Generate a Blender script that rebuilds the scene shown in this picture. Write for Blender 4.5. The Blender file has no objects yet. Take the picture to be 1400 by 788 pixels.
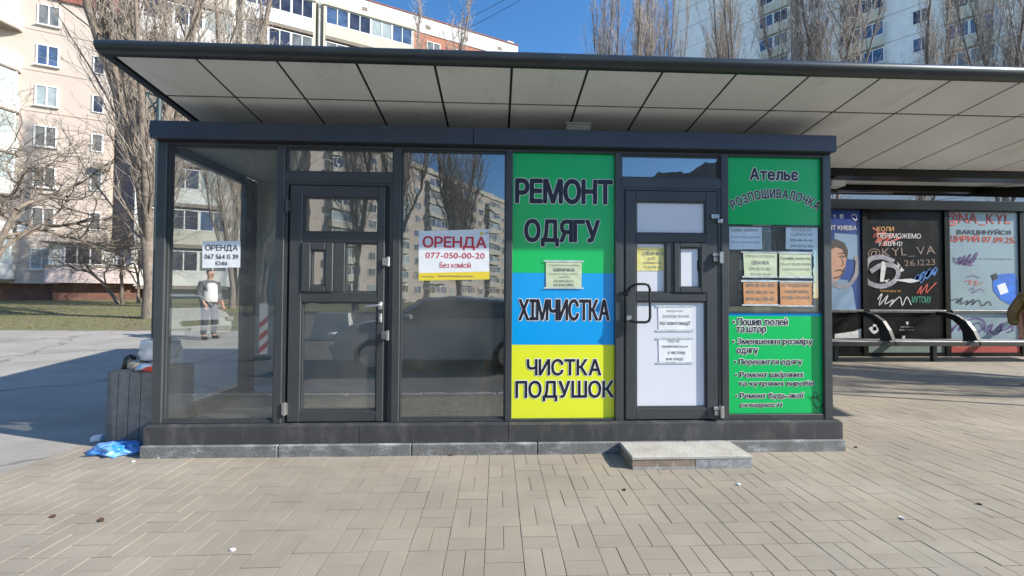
import bpy, bmesh, math, random
import numpy as np
from mathutils import Vector, Matrix
from mathutils.geometry import delaunay_2d_cdt
R = math.radians
random.seed(7)
C = bpy.context.scene
col = C.collection

# ------------------------------------------------------------------ camera, sky, sun
CAM_H = 1.3446
cam = bpy.data.cameras.new('camera'); cam.lens = 519.96/1400*36; cam.sensor_width = 36
cam.clip_start = 0.05; cam.clip_end = 2000
co = bpy.data.objects.new('camera', cam); col.objects.link(co)
co.location = (0, 0, CAM_H)
co.matrix_world = (Matrix.Translation((0, 0, CAM_H)) @ Matrix.Rotation(R(-2.19), 4, 'Z')
                   @ Matrix.Rotation(R(90+1.097), 4, 'X') @ Matrix.Rotation(R(0.3234), 4, 'Z'))
C.camera = co
SUN = Vector((1.65, -0.48, 1.0)).normalized()
elev = math.asin(SUN.z); azim = math.atan2(SUN.x, SUN.y)
w = bpy.data.worlds.new('World'); C.world = w; w.use_nodes = True
nt = w.node_tree; bg = nt.nodes['Background']
sky = nt.nodes.new('ShaderNodeTexSky'); sky.sky_type = 'NISHITA'; sky.sun_disc = False
sky.sun_elevation = elev; sky.sun_rotation = azim; sky.air_density = 1.0; sky.dust_density = 0.2; sky.ozone_density = 3.0
hs = nt.nodes.new('ShaderNodeHueSaturation'); hs.inputs['Saturation'].default_value = 1.22
nt.links.new(sky.outputs[0], hs.inputs['Color']); nt.links.new(hs.outputs[0], bg.inputs[0]); bg.inputs[1].default_value = 0.14
sl = bpy.data.lights.new('sun', 'SUN'); sl.energy = 4.6; sl.angle = R(0.5); sl.color = (1.0, 0.93, 0.82)
so = bpy.data.objects.new('sun', sl); col.objects.link(so); so.rotation_euler = SUN.to_track_quat('Z', 'Y').to_euler()
C.view_settings.view_transform = 'Standard'; C.view_settings.look = 'None'; C.view_settings.gamma = 1
C.view_settings.exposure = 0.9

# ------------------------------------------------------------------ materials
def mat(name, c, rough=0.7, var=0.12, scale=6.0, metal=0.0, bump=0.0, c2=None, detail=6, spec=0.5, stretch=None, bscale=None, emit=None, thr=None):
    m = bpy.data.materials.new(name); m.use_nodes = True
    n = m.node_tree.nodes; l = m.node_tree.links; p = n['Principled BSDF']
    p.inputs['Roughness'].default_value = rough; p.inputs['Metallic'].default_value = metal
    p.inputs['Specular IOR Level'].default_value = spec
    g = n.new('ShaderNodeNewGeometry'); mp = n.new('ShaderNodeMapping'); l.new(g.outputs['Position'], mp.inputs[0])
    if stretch: mp.inputs['Scale'].default_value = stretch
    t = n.new('ShaderNodeTexNoise'); t.inputs['Scale'].default_value = scale; t.inputs['Detail'].default_value = detail
    l.new(mp.outputs[0], t.inputs[0])
    r = n.new('ShaderNodeValToRGB'); e = r.color_ramp.elements
    c = tuple(c)
    if c2 is None: a = tuple(x*(1-var) for x in c); b = tuple(min(1, x*(1+var)) for x in c)
    else: a = tuple(c2); b = c
    lo, hi = thr if thr else (0.32, 0.68)
    e[0].position = lo; e[1].position = hi
    e[0].color = (*a, 1); e[1].color = (*b, 1)
    l.new(t.outputs[0], r.inputs[0]); l.new(r.outputs[0], p.inputs['Base Color'])
    if bump:
        t2 = n.new('ShaderNodeTexNoise'); t2.inputs['Scale'].default_value = bscale or scale*8; t2.inputs['Detail'].default_value = 4
        l.new(mp.outputs[0], t2.inputs[0])
        bp = n.new('ShaderNodeBump'); bp.inputs['Strength'].default_value = bump; bp.inputs['Distance'].default_value = 0.01
        l.new(t2.outputs[0], bp.inputs['Height']); l.new(bp.outputs[0], p.inputs['Normal'])
    return m
def mixin(m, color, scale, lo, hi, amount=1.0, stretch=None, detail=8):
    """lay a second, patchy colour (dirt, dust, scuffs) over a material's base colour"""
    n = m.node_tree.nodes; l = m.node_tree.links; p = n['Principled BSDF']
    src = p.inputs['Base Color'].links[0].from_socket
    g = n.new('ShaderNodeNewGeometry'); mp = n.new('ShaderNodeMapping'); l.new(g.outputs['Position'], mp.inputs[0])
    if stretch: mp.inputs['Scale'].default_value = stretch
    t = n.new('ShaderNodeTexNoise'); t.inputs['Scale'].default_value = scale; t.inputs['Detail'].default_value = detail
    t.inputs['Roughness'].default_value = 0.65
    l.new(mp.outputs[0], t.inputs[0])
    r = n.new('ShaderNodeMapRange'); r.inputs[1].default_value = lo; r.inputs[2].default_value = hi; r.inputs[3].default_value = 0; r.inputs[4].default_value = amount
    l.new(t.outputs[0], r.inputs[0])
    mx = n.new('ShaderNodeMix'); mx.data_type = 'RGBA'; l.new(r.outputs[0], mx.inputs[0]); l.new(src, mx.inputs[6]); mx.inputs[7].default_value = (*color, 1)
    l.new(mx.outputs[2], p.inputs['Base Color'])
    return m
def glass(name, tint=(0.9, 0.95, 0.93), ior=1.5, wav=0.0, wscale=3.0, rough=0.0, dirt=0.05):
    m = bpy.data.materials.new(name); m.use_nodes = True
    n = m.node_tree.nodes; l = m.node_tree.links; n.remove(n['Principled BSDF']); out = n['Material Output']
    tr = n.new('ShaderNodeBsdfTransparent'); tr.inputs[0].default_value = (*tint, 1)
    gl = n.new('ShaderNodeBsdfGlossy'); gl.inputs['Roughness'].default_value = rough; gl.inputs[0].default_value = (0.95, 0.97, 1, 1)
    df = n.new('ShaderNodeBsdfDiffuse'); df.inputs[0].default_value = (0.45, 0.44, 0.40, 1)
    lw = n.new('ShaderNodeLayerWeight'); lw.inputs[0].default_value = 0.5
    pw = n.new('ShaderNodeMath'); pw.operation = 'POWER'; l.new(lw.outputs['Facing'], pw.inputs[0]); pw.inputs[1].default_value = 4.5
    f0 = ((ior-1)/(ior+1))**2
    fr = n.new('ShaderNodeMapRange'); fr.inputs[1].default_value = 0; fr.inputs[2].default_value = 1; fr.inputs[3].default_value = f0; fr.inputs[4].default_value = 1
    l.new(pw.outputs[0], fr.inputs[0])
    m1 = n.new('ShaderNodeMixShader'); m2 = n.new('ShaderNodeMixShader')
    g = n.new('ShaderNodeNewGeometry')
    t = n.new('ShaderNodeTexNoise'); t.inputs['Scale'].default_value = 1.6; t.inputs['Detail'].default_value = 8; l.new(g.outputs['Position'], t.inputs[0])
    mr = n.new('ShaderNodeMapRange'); mr.inputs[1].default_value = 0.35; mr.inputs[2].default_value = 0.8; mr.inputs[3].default_value = dirt*0.3; mr.inputs[4].default_value = dirt*2
    l.new(t.outputs[0], mr.inputs[0])
    l.new(mr.outputs[0], m1.inputs[0]); l.new(tr.outputs[0], m1.inputs[1]); l.new(df.outputs[0], m1.inputs[2])
    l.new(fr.outputs[0], m2.inputs[0]); l.new(m1.outputs[0], m2.inputs[1]); l.new(gl.outputs[0], m2.inputs[2])
    if wav:
        t2 = n.new('ShaderNodeTexNoise'); t2.inputs['Scale'].default_value = wscale; t2.inputs['Detail'].default_value = 1
        l.new(g.outputs['Position'], t2.inputs[0])
        bp = n.new('ShaderNodeBump'); bp.inputs['Strength'].default_value = wav; bp.inputs['Distance'].default_value = 0.01
        l.new(t2.outputs[0], bp.inputs['Height']); l.new(bp.outputs[0], gl.inputs['Normal'])
    l.new(m2.outputs[0], out.inputs[0])
    return m
M = {}
M['frame'] = mixin(mat('anthracite_frame', (0.048, 0.054, 0.058), 0.36, 0.10, 4), (0.14, 0.135, 0.125), 14, 0.55, 0.8, 0.3)
M['frame_dark'] = mat('black_gasket', (0.015, 0.016, 0.018), 0.6)
M['cap'] = mixin(mat('cap_metal', (0.038, 0.05, 0.075), 0.38, 0.08, 3), (0.08, 0.09, 0.11), 9, 0.5, 0.8, 0.3)
M['sill'] = mixin(mat('base_metal', (0.045, 0.047, 0.05), 0.5, 0.12, 5), (0.17, 0.16, 0.15), 8, 0.5, 0.75, 0.55, stretch=(1, 1, 0.4))
M['concrete_base'] = mixin(mixin(mat('base_concrete', (0.16, 0.163, 0.16), 0.85, 0.2, 9, bump=0.5), (0.48, 0.50, 0.52), 5, 0.52, 0.7, 0.65, stretch=(1, 1, 2.5)), (0.10, 0.09, 0.08), 22, 0.55, 0.75, 0.5)
M['step_top'] = mixin(mixin(mat('step_concrete', (0.42, 0.41, 0.37), 0.9, 0.12, 8, bump=0.6), (0.30, 0.21, 0.13), 3.2, 0.52, 0.72, 0.55), (0.27, 0.27, 0.26), 16, 0.52, 0.7, 0.5)
M['step_rust'] = mixin(mat('step_tile', (0.24, 0.185, 0.14), 0.8, 0.25, 14, bump=0.4), (0.45, 0.38, 0.30), 10, 0.58, 0.7, 0.7, stretch=(3, 1, .6))
M['step_grey'] = mixin(mat('step_screed', (0.30, 0.31, 0.32), 0.9, 0.25, 24, bump=0.8), (0.14, 0.14, 0.14), 40, 0.5, 0.7, 0.6)
M['green'] = mixin(mat('sign_green', (0.002, 0.50, 0.12), 0.24, 0.04, 1.2, bump=.12, bscale=4), (0.01, 0.42, 0.11), 3, 0.5, 0.9, 0.3)
M['blue'] = mat('sign_blue', (0.0, 0.34, 0.78), 0.24, 0.04, 1.2, bump=.12, bscale=4)
M['yellow'] = mat('sign_yellow', (0.78, 0.83, 0.035), 0.24, 0.04, 1.2, bump=.12, bscale=4)
M['ink'] = mat('sign_ink', (0.008, 0.009, 0.022), 0.4, 0.05)
M['inkw'] = mat('sign_outline', (0.86, 0.86, 0.82), 0.4, 0.02)
M['paper'] = mat('white_paper', (0.80, 0.82, 0.84), 0.6, 0.03, 5)
M['film'] = mat('white_film', (0.72, 0.74, 0.80), 0.25, 0.03, 2)
M['paper_blue'] = mat('bluish_paper', (0.60, 0.72, 0.80), 0.35, 0.06, 9)
M['paper_green'] = mixin(mat('greenish_paper', (0.58, 0.66, 0.44), 0.35, 0.06, 9), (0.72, 0.76, 0.6), 12, 0.5, 0.7, 0.5)
M['paper_orange'] = mixin(mat('orange_paper', (0.62, 0.30, 0.13), 0.4, 0.08, 9), (0.70, 0.42, 0.25), 14, 0.5, 0.7, 0.5)
M['paper_yellow'] = mixin(mat('yellow_paper', (0.78, 0.70, 0.24), 0.45, 0.06, 9), (0.8, 0.76, 0.45), 16, 0.5, 0.7, 0.6, stretch=(3, 1, .5))
M['printgrey'] = mat('faded_print', (0.22, 0.23, 0.22), 0.5, 0.2, 30)
M['printblack'] = mat('black_print', (0.010, 0.015, 0.02), 0.5)
M['red'] = mat('red_print', (0.62, 0.035, 0.06), 0.5, 0.04)
M['oyellow'] = mat('yellow_strip', (0.80, 0.62, 0.05), 0.5, 0.03)
M['tape'] = mat('clear_tape', (0.55, 0.62, 0.62), 0.2, 0.2, 20)
M['metal'] = mat('brushed_steel', (0.55, 0.55, 0.55), 0.3, 0.1, 20, metal=0.9)
M['blackmetal'] = mat('black_metal', (0.015, 0.016, 0.017), 0.5, 0.1, 10)
M['soffit'] = mixin(mixin(mat('soffit_panel', (0.86, 0.85, 0.80), 0.28, 0.05, 1.4, spec=0.6), (0.78, 0.77, 0.71), 2.2, 0.45, 0.75, 0.6), (0.25, 0.23, 0.2), 30, 0.70, 0.78, 0.5)
M['soffit'] = mixin(M['soffit'], (0.50, 0.47, 0.40), 3.5, 0.56, 0.78, 0.45, stretch=(1, .5, 1))
M['fascia'] = mixin(mat('fascia_metal', (0.05, 0.058, 0.06), 0.28, 0.1, 6, metal=0.5), (0.13, 0.14, 0.14), 18, 0.6, 0.75, 0.4)
M['roof'] = mat('roof_sheet', (0.12, 0.12, 0.12), 0.7)
M['interior'] = mixin(mat('interior_panel', (0.42, 0.44, 0.40), 0.6, 0.05, 2), (0.28, 0.28, 0.25), 3, 0.5, 0.8, 0.5)
M['int_floor'] = mixin(mat('interior_floor', (0.20, 0.19, 0.17), 0.5, 0.15, 6), (0.32, 0.3, 0.25), 5, 0.5, 0.7, 0.6)
M['glass'] = glass('window_glass', tint=(0.98, 0.99, 0.985), ior=1.85, wav=0.02, wscale=2.2, dirt=0.05)
M['glass_dark'] = glass('door_glass', tint=(0.74, 0.76, 0.74), ior=2.7, wav=0.012, wscale=9, dirt=0.10)
M['glass_wavy'] = glass('wavy_window_glass', tint=(0.74, 0.76, 0.73), ior=2.7, wav=0.022, wscale=10, dirt=0.10)
M['sand'] = mat('joint_sand', (0.20, 0.185, 0.155), 0.95, 0.35, 14)
M['asphalt'] = mixin(mixin(mat('asphalt', (0.34, 0.32, 0.285), 0.95, 0.10, 1.2, bump=0.6, bscale=90), (0.27, 0.255, 0.23), 0.7, 0.45, 0.7, 0.7), (0.44, 0.41, 0.36), 70, 0.55, 0.8, 0.5)
def cracks(m, color, scale, width):
    n = m.node_tree.nodes; l = m.node_tree.links; p = n['Principled BSDF']; src = p.inputs['Base Color'].links[0].from_socket
    g_ = n.new('ShaderNodeNewGeometry'); no = n.new('ShaderNodeTexNoise'); no.inputs['Scale'].default_value = 2.5; no.inputs['Detail'].default_value = 6; l.new(g_.outputs['Position'], no.inputs[0])
    ad = n.new('ShaderNodeVectorMath'); ad.operation = 'MULTIPLY_ADD'; l.new(no.outputs['Color'], ad.inputs[0]); ad.inputs[1].default_value = (.8, .8, 0); l.new(g_.outputs['Position'], ad.inputs[2])
    v = n.new('ShaderNodeTexVoronoi'); v.feature = 'DISTANCE_TO_EDGE'; v.inputs['Scale'].default_value = scale; l.new(ad.outputs[0], v.inputs['Vector'])
    r = n.new('ShaderNodeMapRange'); r.inputs[1].default_value = 0; r.inputs[2].default_value = width; r.inputs[3].default_value = .8; r.inputs[4].default_value = 0; l.new(v.outputs['Distance'], r.inputs[0])
    mx = n.new('ShaderNodeMix'); mx.data_type = 'RGBA'; l.new(r.outputs[0], mx.inputs[0]); l.new(src, mx.inputs[6]); mx.inputs[7].default_value = (*color, 1); l.new(mx.outputs[2], p.inputs['Base Color']); return m
M['asphalt'] = cracks(mixin(M['asphalt'], (0.22, 0.21, 0.19), 0.35, 0.5, 0.6, 0.5, stretch=(1, 2.5, 1)), (0.10, 0.095, 0.085), .28, .012)
M['road'] = mixin(mat('road_asphalt', (0.13, 0.125, 0.12), 0.9, 0.15, 3, bump=0.5, bscale=80), (0.2, 0.19, 0.18), 60, 0.55, 0.8, 0.6)
M['kerb'] = mat('kerb_stone', (0.36, 0.35, 0.32), 0.9, 0.15, 7, bump=0.4)
M['lawn'] = mixin(mixin(mat('lawn_soil', (0.15, 0.125, 0.075), 0.95, 0.3, 5, bump=0.8), (0.13, 0.155, 0.045), 1.1, 0.42, 0.6, 0.85, stretch=(1, 2.2, 1)), (0.24, 0.19, 0.12), 9, 0.55, 0.7, 0.6)
M['grass'] = mat('grass_blade', (0.11, 0.13, 0.04), 0.8, 0.3, 3, c2=(0.15, 0.12, 0.06))
M['bark'] = mixin(mat('bark', (0.19, 0.155, 0.125), 0.95, 0.3, 14, bump=1.0, stretch=(1, 1, .25), bscale=30), (0.34, 0.30, 0.26), 7, 0.5, 0.75, 0.6)
M['twig'] = mat('twig_bark', (0.42, 0.365, 0.31), 0.85, 0.35, 3)
M['twig_dark'] = mat('dark_twig', (0.20, 0.165, 0.135), 0.85, 0.3, 3)
M['beige'] = mixin(mat('beige_render', (0.56, 0.475, 0.41), 0.9, 0.06, 0.8), (0.48, 0.36, 0.26), 1.6, 0.5, 0.75, 0.5)
M['seam'] = mat('panel_seam', (0.25, 0.21, 0.17), 0.9)
M['redband'] = mat('red_cladding', (0.27, 0.10, 0.075), 0.9, 0.1, 3)
M['plinth'] = mixin(mat('plinth', (0.16, 0.08, 0.06), 0.9, 0.2, 2), (0.3, 0.2, 0.15), 5, 0.55, 0.7, 0.6)
M['cream'] = mixin(mat('cream_panel', (0.56, 0.53, 0.44), 0.85, 0.08, 1.2), (0.5, 0.46, 0.38), 3, 0.55, 0.75, 0.5, stretch=(1, 1, .4))
M['white'] = mixin(mat('white_render', (0.70, 0.70, 0.67), 0.85, 0.04, 1.2), (0.55, 0.54, 0.5), 4, 0.55, 0.8, 0.4, stretch=(1, 1, .3))
M['pink'] = mat('pinkish_render', (0.66, 0.55, 0.52), 0.9, 0.06, 2)
M['brick'] = mat('red_brick_wall', (0.42, 0.18, 0.12), 0.9, 0.12, 5)
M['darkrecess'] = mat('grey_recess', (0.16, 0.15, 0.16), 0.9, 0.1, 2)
M['tower'] = mixin(mat('tower_panel', (0.82, 0.82, 0.81), 0.9, 0.05, 1), (0.5, 0.5, 0.5), 3, 0.5, 0.8, 0.4)
M['pvc'] = mat('white_pvc', (0.78, 0.78, 0.76), 0.5, 0.03)
M['brownframe'] = mat('brown_frame', (0.22, 0.16, 0.11), 0.6, 0.1)
M['pane1'] = mat('dark_pane', (0.035, 0.04, 0.06), 0.08, 0.5, 1.3, spec=0.8)
M['pane2'] = mat('curtained_pane', (0.17, 0.175, 0.17), 0.12, 0.35, 2.2, spec=0.8)
M['pane3'] = mat('bluish_pane', (0.06, 0.10, 0.19), 0.08, 0.4, 1.6, spec=0.8)
M['pane4'] = mat('grey_blind_pane', (0.36, 0.42, 0.42), 0.15, 0.15, 2, spec=0.6)
M['bincon'] = mixin(mat('exposed_aggregate', (0.19, 0.187, 0.185), 0.95, 0.2, 12, bump=1.0, bscale=120), (0.33, 0.31, 0.29), 130, 0.52, 0.7, 0.7)
M['bluebag'] = mat('blue_plastic', (0.02, 0.22, 0.72), 0.25, 0.3, 14, c2=(0.25, 0.5, 0.85), thr=(0.35, 0.6))
M['clearbag'] = mat('clear_plastic', (0.50, 0.52, 0.56), 0.2, 0.3, 16)
M['skin'] = mat('skin', (0.50, 0.27, 0.19), 0.55, 0.06)
M['hair'] = mat('dark_hair', (0.03, 0.022, 0.018), 0.7)
M['vest'] = mat('white_vest', (0.72, 0.70, 0.68), 0.7, 0.06, 9)
M['jacket'] = mat('grey_jacket', (0.085, 0.085, 0.09), 0.8, 0.1, 12)
M['trousers'] = mat('black_trousers', (0.025, 0.025, 0.03), 0.8)
M['gold'] = mat('gold_puffer', (0.20, 0.135, 0.045), 0.3, 0.25, 12, bump=0.8, bscale=5, spec=0.7, stretch=(.6, .6, 4))
M['purple'] = mat('purple_cloth', (0.10, 0.03, 0.14), 0.8)
M['silver'] = mat('silver_paint', (0.84, 0.85, 0.86), 0.3, 0.02)
M['bluepaint'] = mat('blue_grey_paint', (0.36, 0.40, 0.46), 0.25, 0.03, metal=0.3)
M['tyre'] = mat('tyre_rubber', (0.02, 0.02, 0.02), 0.8)
M['cartrim'] = mat('car_glass', (0.02, 0.022, 0.025), 0.08, spec=0.8)
M['lampw'] = mat('headlamp_lens', (0.7, 0.72, 0.74), 0.15)
M['lampr'] = mat('tail_lamp', (0.35, 0.01, 0.01), 0.2)
M['stripered'] = mat('red_stripe', (0.55, 0.04, 0.03), 0.5)
M['block'] = mat('pale_concrete', (0.55, 0.55, 0.53), 0.85, 0.06, 3)
M['shelter'] = mixin(mat('shelter_frame', (0.010, 0.009, 0.008), 0.3, 0.2, 5, spec=.15), (0.035, 0.032, 0.03), 10, 0.6, 0.8, 0.5)
M['tealmetal'] = mat('teal_metal', (0.04, 0.065, 0.07), 0.5)
M['posterblue'] = mat('poster_blue', (0.012, 0.05, 0.27), 0.3, 0.25, 1.5)
M['posterlight'] = mat('poster_light_blue', (0.22, 0.33, 0.48), 0.3, 0.1, 2)
M['posterblack'] = mixin(mat('poster_black', (0.005, 0.004, 0.005), 0.35, 0.2, 3, spec=.12), (0.03, 0.027, 0.027), 3, 0.5, 0.7, 0.6)
M['postergrey'] = mixin(mat('poster_grey_blue', (0.24, 0.33, 0.37), 0.3, 0.06, 2), (0.33, 0.42, 0.46), 1.2, 0.5, 0.7, 0.5)
M['spraygrey'] = mat('grey_spray', (0.26, 0.26, 0.30), 0.6, 0.3, 12)
M['sprayred'] = mat('red_spray', (0.50, 0.045, 0.025), 0.6, 0.3, 12)
M['sprayblue'] = mat('blue_spray', (0.02, 0.16, 0.48), 0.6, 0.3, 12)
M['spraypurple'] = mat('purple_marker', (0.10, 0.03, 0.20), 0.6, 0.2, 12)
M['spraybrown'] = mat('brown_spray', (0.20, 0.13, 0.10), 0.6, 0.3, 12)
M['spraygreen'] = mat('green_marker', (0.03, 0.28, 0.18), 0.6)
M['orangeprint'] = mat('orange_print', (0.62, 0.28, 0.06), 0.5)
M['whiteprint'] = mat('white_print', (0.62, 0.62, 0.60), 0.5, 0.15, 14)
M['gloveblue'] = mat('glove_blue', (0.01, 0.14, 0.62), 0.4, 0.3, 6)
M['skirtgreen'] = mat('skirting_green', (0.16, 0.21, 0.19), 0.5, 0.15, 3)
M['skirtred'] = mat('skirting_red', (0.40, 0.05, 0.04), 0.5, 0.15, 6)
M['wood'] = mat('brown_board', (0.30, 0.17, 0.07), 0.7, 0.25, 8, stretch=(1, 1, .3))
M['railgrey'] = mat('dull_grey_metal', (0.10, 0.10, 0.10), 0.45, 0.2, 9, metal=.3)
M['hairdark'] = mat('poster_dark_brown', (0.10, 0.05, 0.035), 0.5)
M['seatmetal'] = mixin(mat('worn_seat_metal', (0.34, 0.34, 0.34), 0.5, 0.15, 9, metal=.4), (0.12, 0.12, 0.12), 6, 0.5, 0.7, 0.7)
M['cable'] = mat('cable_black', (0.02, 0.02, 0.02), 0.7)
M['junction'] = mat('grey_box', (0.26, 0.27, 0.26), 0.8, 0.25, 30)
M['pipewhite'] = mat('painted_pole', (0.55, 0.54, 0.52), 0.7, 0.15, 6)
# pavers: one tone per 100 x 200 mm block, plus blotches
def paver_mat():
    m = mat('paver', (0.300, 0.262, 0.205), 0.9, 0.07, 1.3, bump=0.35, bscale=160)
    n = m.node_tree.nodes; l = m.node_tree.links; p = n['Principled BSDF']
    src = p.inputs['Base Color'].links[0].from_socket
    at = n.new('ShaderNodeAttribute'); at.attribute_name = 'tone'
    oi = n.new('ShaderNodeObjectInfo')
    add = n.new('ShaderNodeMath'); add.operation = 'ADD'; l.new(at.outputs['Fac'], add.inputs[0]); l.new(oi.outputs['Random'], add.inputs[1])
    fr = n.new('ShaderNodeMath'); fr.operation = 'FRACT'; l.new(add.outputs[0], fr.inputs[0])
    mr = n.new('ShaderNodeMapRange'); mr.inputs[3].default_value = 0.94; mr.inputs[4].default_value = 1.05; l.new(fr.outputs[0], mr.inputs[0])
    mx = n.new('ShaderNodeMix'); mx.data_type = 'RGBA'; mx.blend_type = 'MULTIPLY'; mx.inputs[0].default_value = 1
    l.new(src, mx.inputs[6]); cc = n.new('ShaderNodeCombineColor')
    for i in range(3): l.new(mr.outputs[0], cc.inputs[i])
    l.new(cc.outputs[0], mx.inputs[7]); l.new(mx.outputs[2], p.inputs['Base Color'])
    mixin(m, (0.215, 0.195, 0.165), 1.0, 0.44, 0.70, 0.8)
    mixin(m, (0.42, 0.39, 0.33), 0.6, 0.50, 0.72, 0.45, stretch=(1, 2, 1))
    mixin(m, (0.20, 0.185, 0.16), 55, 0.62, 0.72, 0.5)
    return m
M['paver'] = paver_mat()

# ------------------------------------------------------------------ mesh helpers
class MB:
    def __init__(s): s.v = []; s.f = []
    def add(s, vs, fs):
        o = len(s.v); s.v += [tuple(v) for v in vs]; s.f += [tuple(i+o for i in f) for f in fs]; return s
    def box(s, x0, x1, y0, y1, z0, z1, b=0.0, T=None):
        if x0 > x1: x0, x1 = x1, x0
        if y0 > y1: y0, y1 = y1, y0
        if z0 > z1: z0, z1 = z1, z0
        if b <= 0:
            vs = [(x0,y0,z0),(x1,y0,z0),(x1,y1,z0),(x0,y1,z0),(x0,y0,z1),(x1,y0,z1),(x1,y1,z1),(x0,y1,z1)]
            fs = [(0,3,2,1),(4,5,6,7),(0,1,5,4),(1,2,6,5),(2,3,7,6),(3,0,4,7)]
        else:
            b = min(b, (x1-x0)*.4, (y1-y0)*.4, (z1-z0)*.4)
            vs = []; fs = []
            c = ((x0+x1)/2, (y0+y1)/2, (z0+z1)/2); h = ((x1-x0)/2, (y1-y0)/2, (z1-z0)/2)
            idx = {}
            for sx in (-1, 1):
                for sy in (-1, 1):
                    for sz in (-1, 1):
                        for ax in range(3):
                            S = (sx, sy, sz); p = [c[k]+S[k]*(h[k]-(0 if k == ax else b)) for k in range(3)]
                            idx[(S, ax)] = len(vs); vs.append(tuple(p))
            for ax in range(3):
                o1, o2 = [k for k in range(3) if k != ax]
                for sg in (-1, 1):
                    q = []
                    for a_, b_ in ((-1,-1),(1,-1),(1,1),(-1,1)):
                        S = [0,0,0]; S[ax] = sg; S[o1] = a_; S[o2] = b_; q.append(idx[(tuple(S), ax)])
                    fs.append(q)
            for ax in range(3):       # edges along ax
                o1, o2 = [k for k in range(3) if k != ax]
                for a_ in (-1, 1):
                    for b_ in (-1, 1):
                        S0 = [0,0,0]; S0[ax] = -1; S0[o1] = a_; S0[o2] = b_; S1 = list(S0); S1[ax] = 1
                        fs.append([idx[(tuple(S0), o1)], idx[(tuple(S1), o1)], idx[(tuple(S1), o2)], idx[(tuple(S0), o2)]])
            for sx in (-1, 1):
                for sy in (-1, 1):
                    for sz in (-1, 1):
                        S = (sx, sy, sz); fs.append([idx[(S, 0)], idx[(S, 1)], idx[(S, 2)]])
        if T is not None: vs = [tuple(T @ Vector(v)) for v in vs]
        return s.add(vs, fs)
    def tube(s, pts, rad, n=8, cap=True):
        pts = [Vector(p) for p in pts]
        if not isinstance(rad, (list, tuple)): rad = [rad]*len(pts)
        rings = []; up = None
        for i, p in enumerate(pts):
            d = (pts[min(i+1, len(pts)-1)] - pts[max(i-1, 0)]).normalized()
            if up is None: up = d.orthogonal().normalized()
            up = (up - d*up.dot(d));
            if up.length < 1e-6: up = d.orthogonal()
            up.normalize(); q = d.cross(up)
            rings.append([p + (up*math.cos(2*math.pi*k/n) + q*math.sin(2*math.pi*k/n))*rad[i] for k in range(n)])
        vs = [v for r in rings for v in r]; fs = []
        for i in range(len(pts)-1):
            for k in range(n):
                a = i*n+k; b2 = i*n+(k+1) % n; fs.append((a, b2, b2+n, a+n))
        if cap: fs.append(tuple(range(n))[::-1]); fs.append(tuple(range((len(pts)-1)*n, len(pts)*n)))
        return s.add(vs, fs)
    def prism(s, poly, a0, a1, axis='y', T=None):
        """poly in the two other axes; extruded along axis"""
        n = len(poly)
        def P(u, v, a): return {'y': (u, a, v), 'x': (a, u, v), 'z': (u, v, a)}[axis]
        vs = [P(u, v, a0) for u, v in poly] + [P(u, v, a1) for u, v in poly]
        if T is not None: vs = [tuple(T @ Vector(v)) for v in vs]
        fs = [tuple(range(n)), tuple(range(2*n-1, n-1, -1))] + [(i, i+n, (i+1) % n + n, (i+1) % n) for i in range(n)]
        return s.add(vs, fs)
    def quad(s, a, b, c, d): return s.add([a, b, c, d], [(0, 1, 2, 3)])
    def mesh(s, name, m=None, smooth=False, fix=True):
        me = bpy.data.meshes.new(name); me.from_pydata(s.v, [], s.f)
        if fix:
            bm = bmesh.new(); bm.from_mesh(me); bmesh.ops.recalc_face_normals(bm, faces=bm.faces); bm.to_mesh(me); bm.free()
        if m: me.materials.append(m)
        if smooth:
            me.polygons.foreach_set('use_smooth', [True]*len(me.polygons))
            try: me.set_sharp_from_angle(angle=R(40))
            except Exception: pass
        return me
    def build(s, name, m=None, parent=None, smooth=False, fix=True):
        return link(name, s.mesh(name, m, smooth, fix), parent)
def link(name, me, parent=None, loc=None):
    o = bpy.data.objects.new(name, me); col.objects.link(o)
    if parent: o.parent = parent
    if loc: o.location = loc
    return o
def tag(o, label=None, cat=None, group=None, kind=None):
    if label: o['label'] = label
    if cat: o['category'] = cat
    if group: o['group'] = group
    if kind: o['kind'] = kind
    return o
def thing(name, label, cat, loc=(0, 0, 0), rz=0, group=None):
    o = bpy.data.objects.new(name, None); col.objects.link(o); o.empty_display_size = 0.1
    o.location = loc; o.rotation_euler = (0, 0, rz); return tag(o, label, cat, group)
def local(me_obj, parent):
    """mesh was modelled in world space: keep it there under a parent that is moved"""
    me_obj.matrix_parent_inverse = parent.matrix_basis.inverted() if hasattr(parent, 'matrix_basis') else Matrix()
    return me_obj
def box(name, m, parent, *a, b=0.0): return MB().box(*a, b=b).build(name, m, parent)
def copy_tree(o, parent=None):
    c = o.copy(); col.objects.link(c); c.parent = parent
    for ch in list(o.children): copy_tree(ch, c)
    return c

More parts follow.
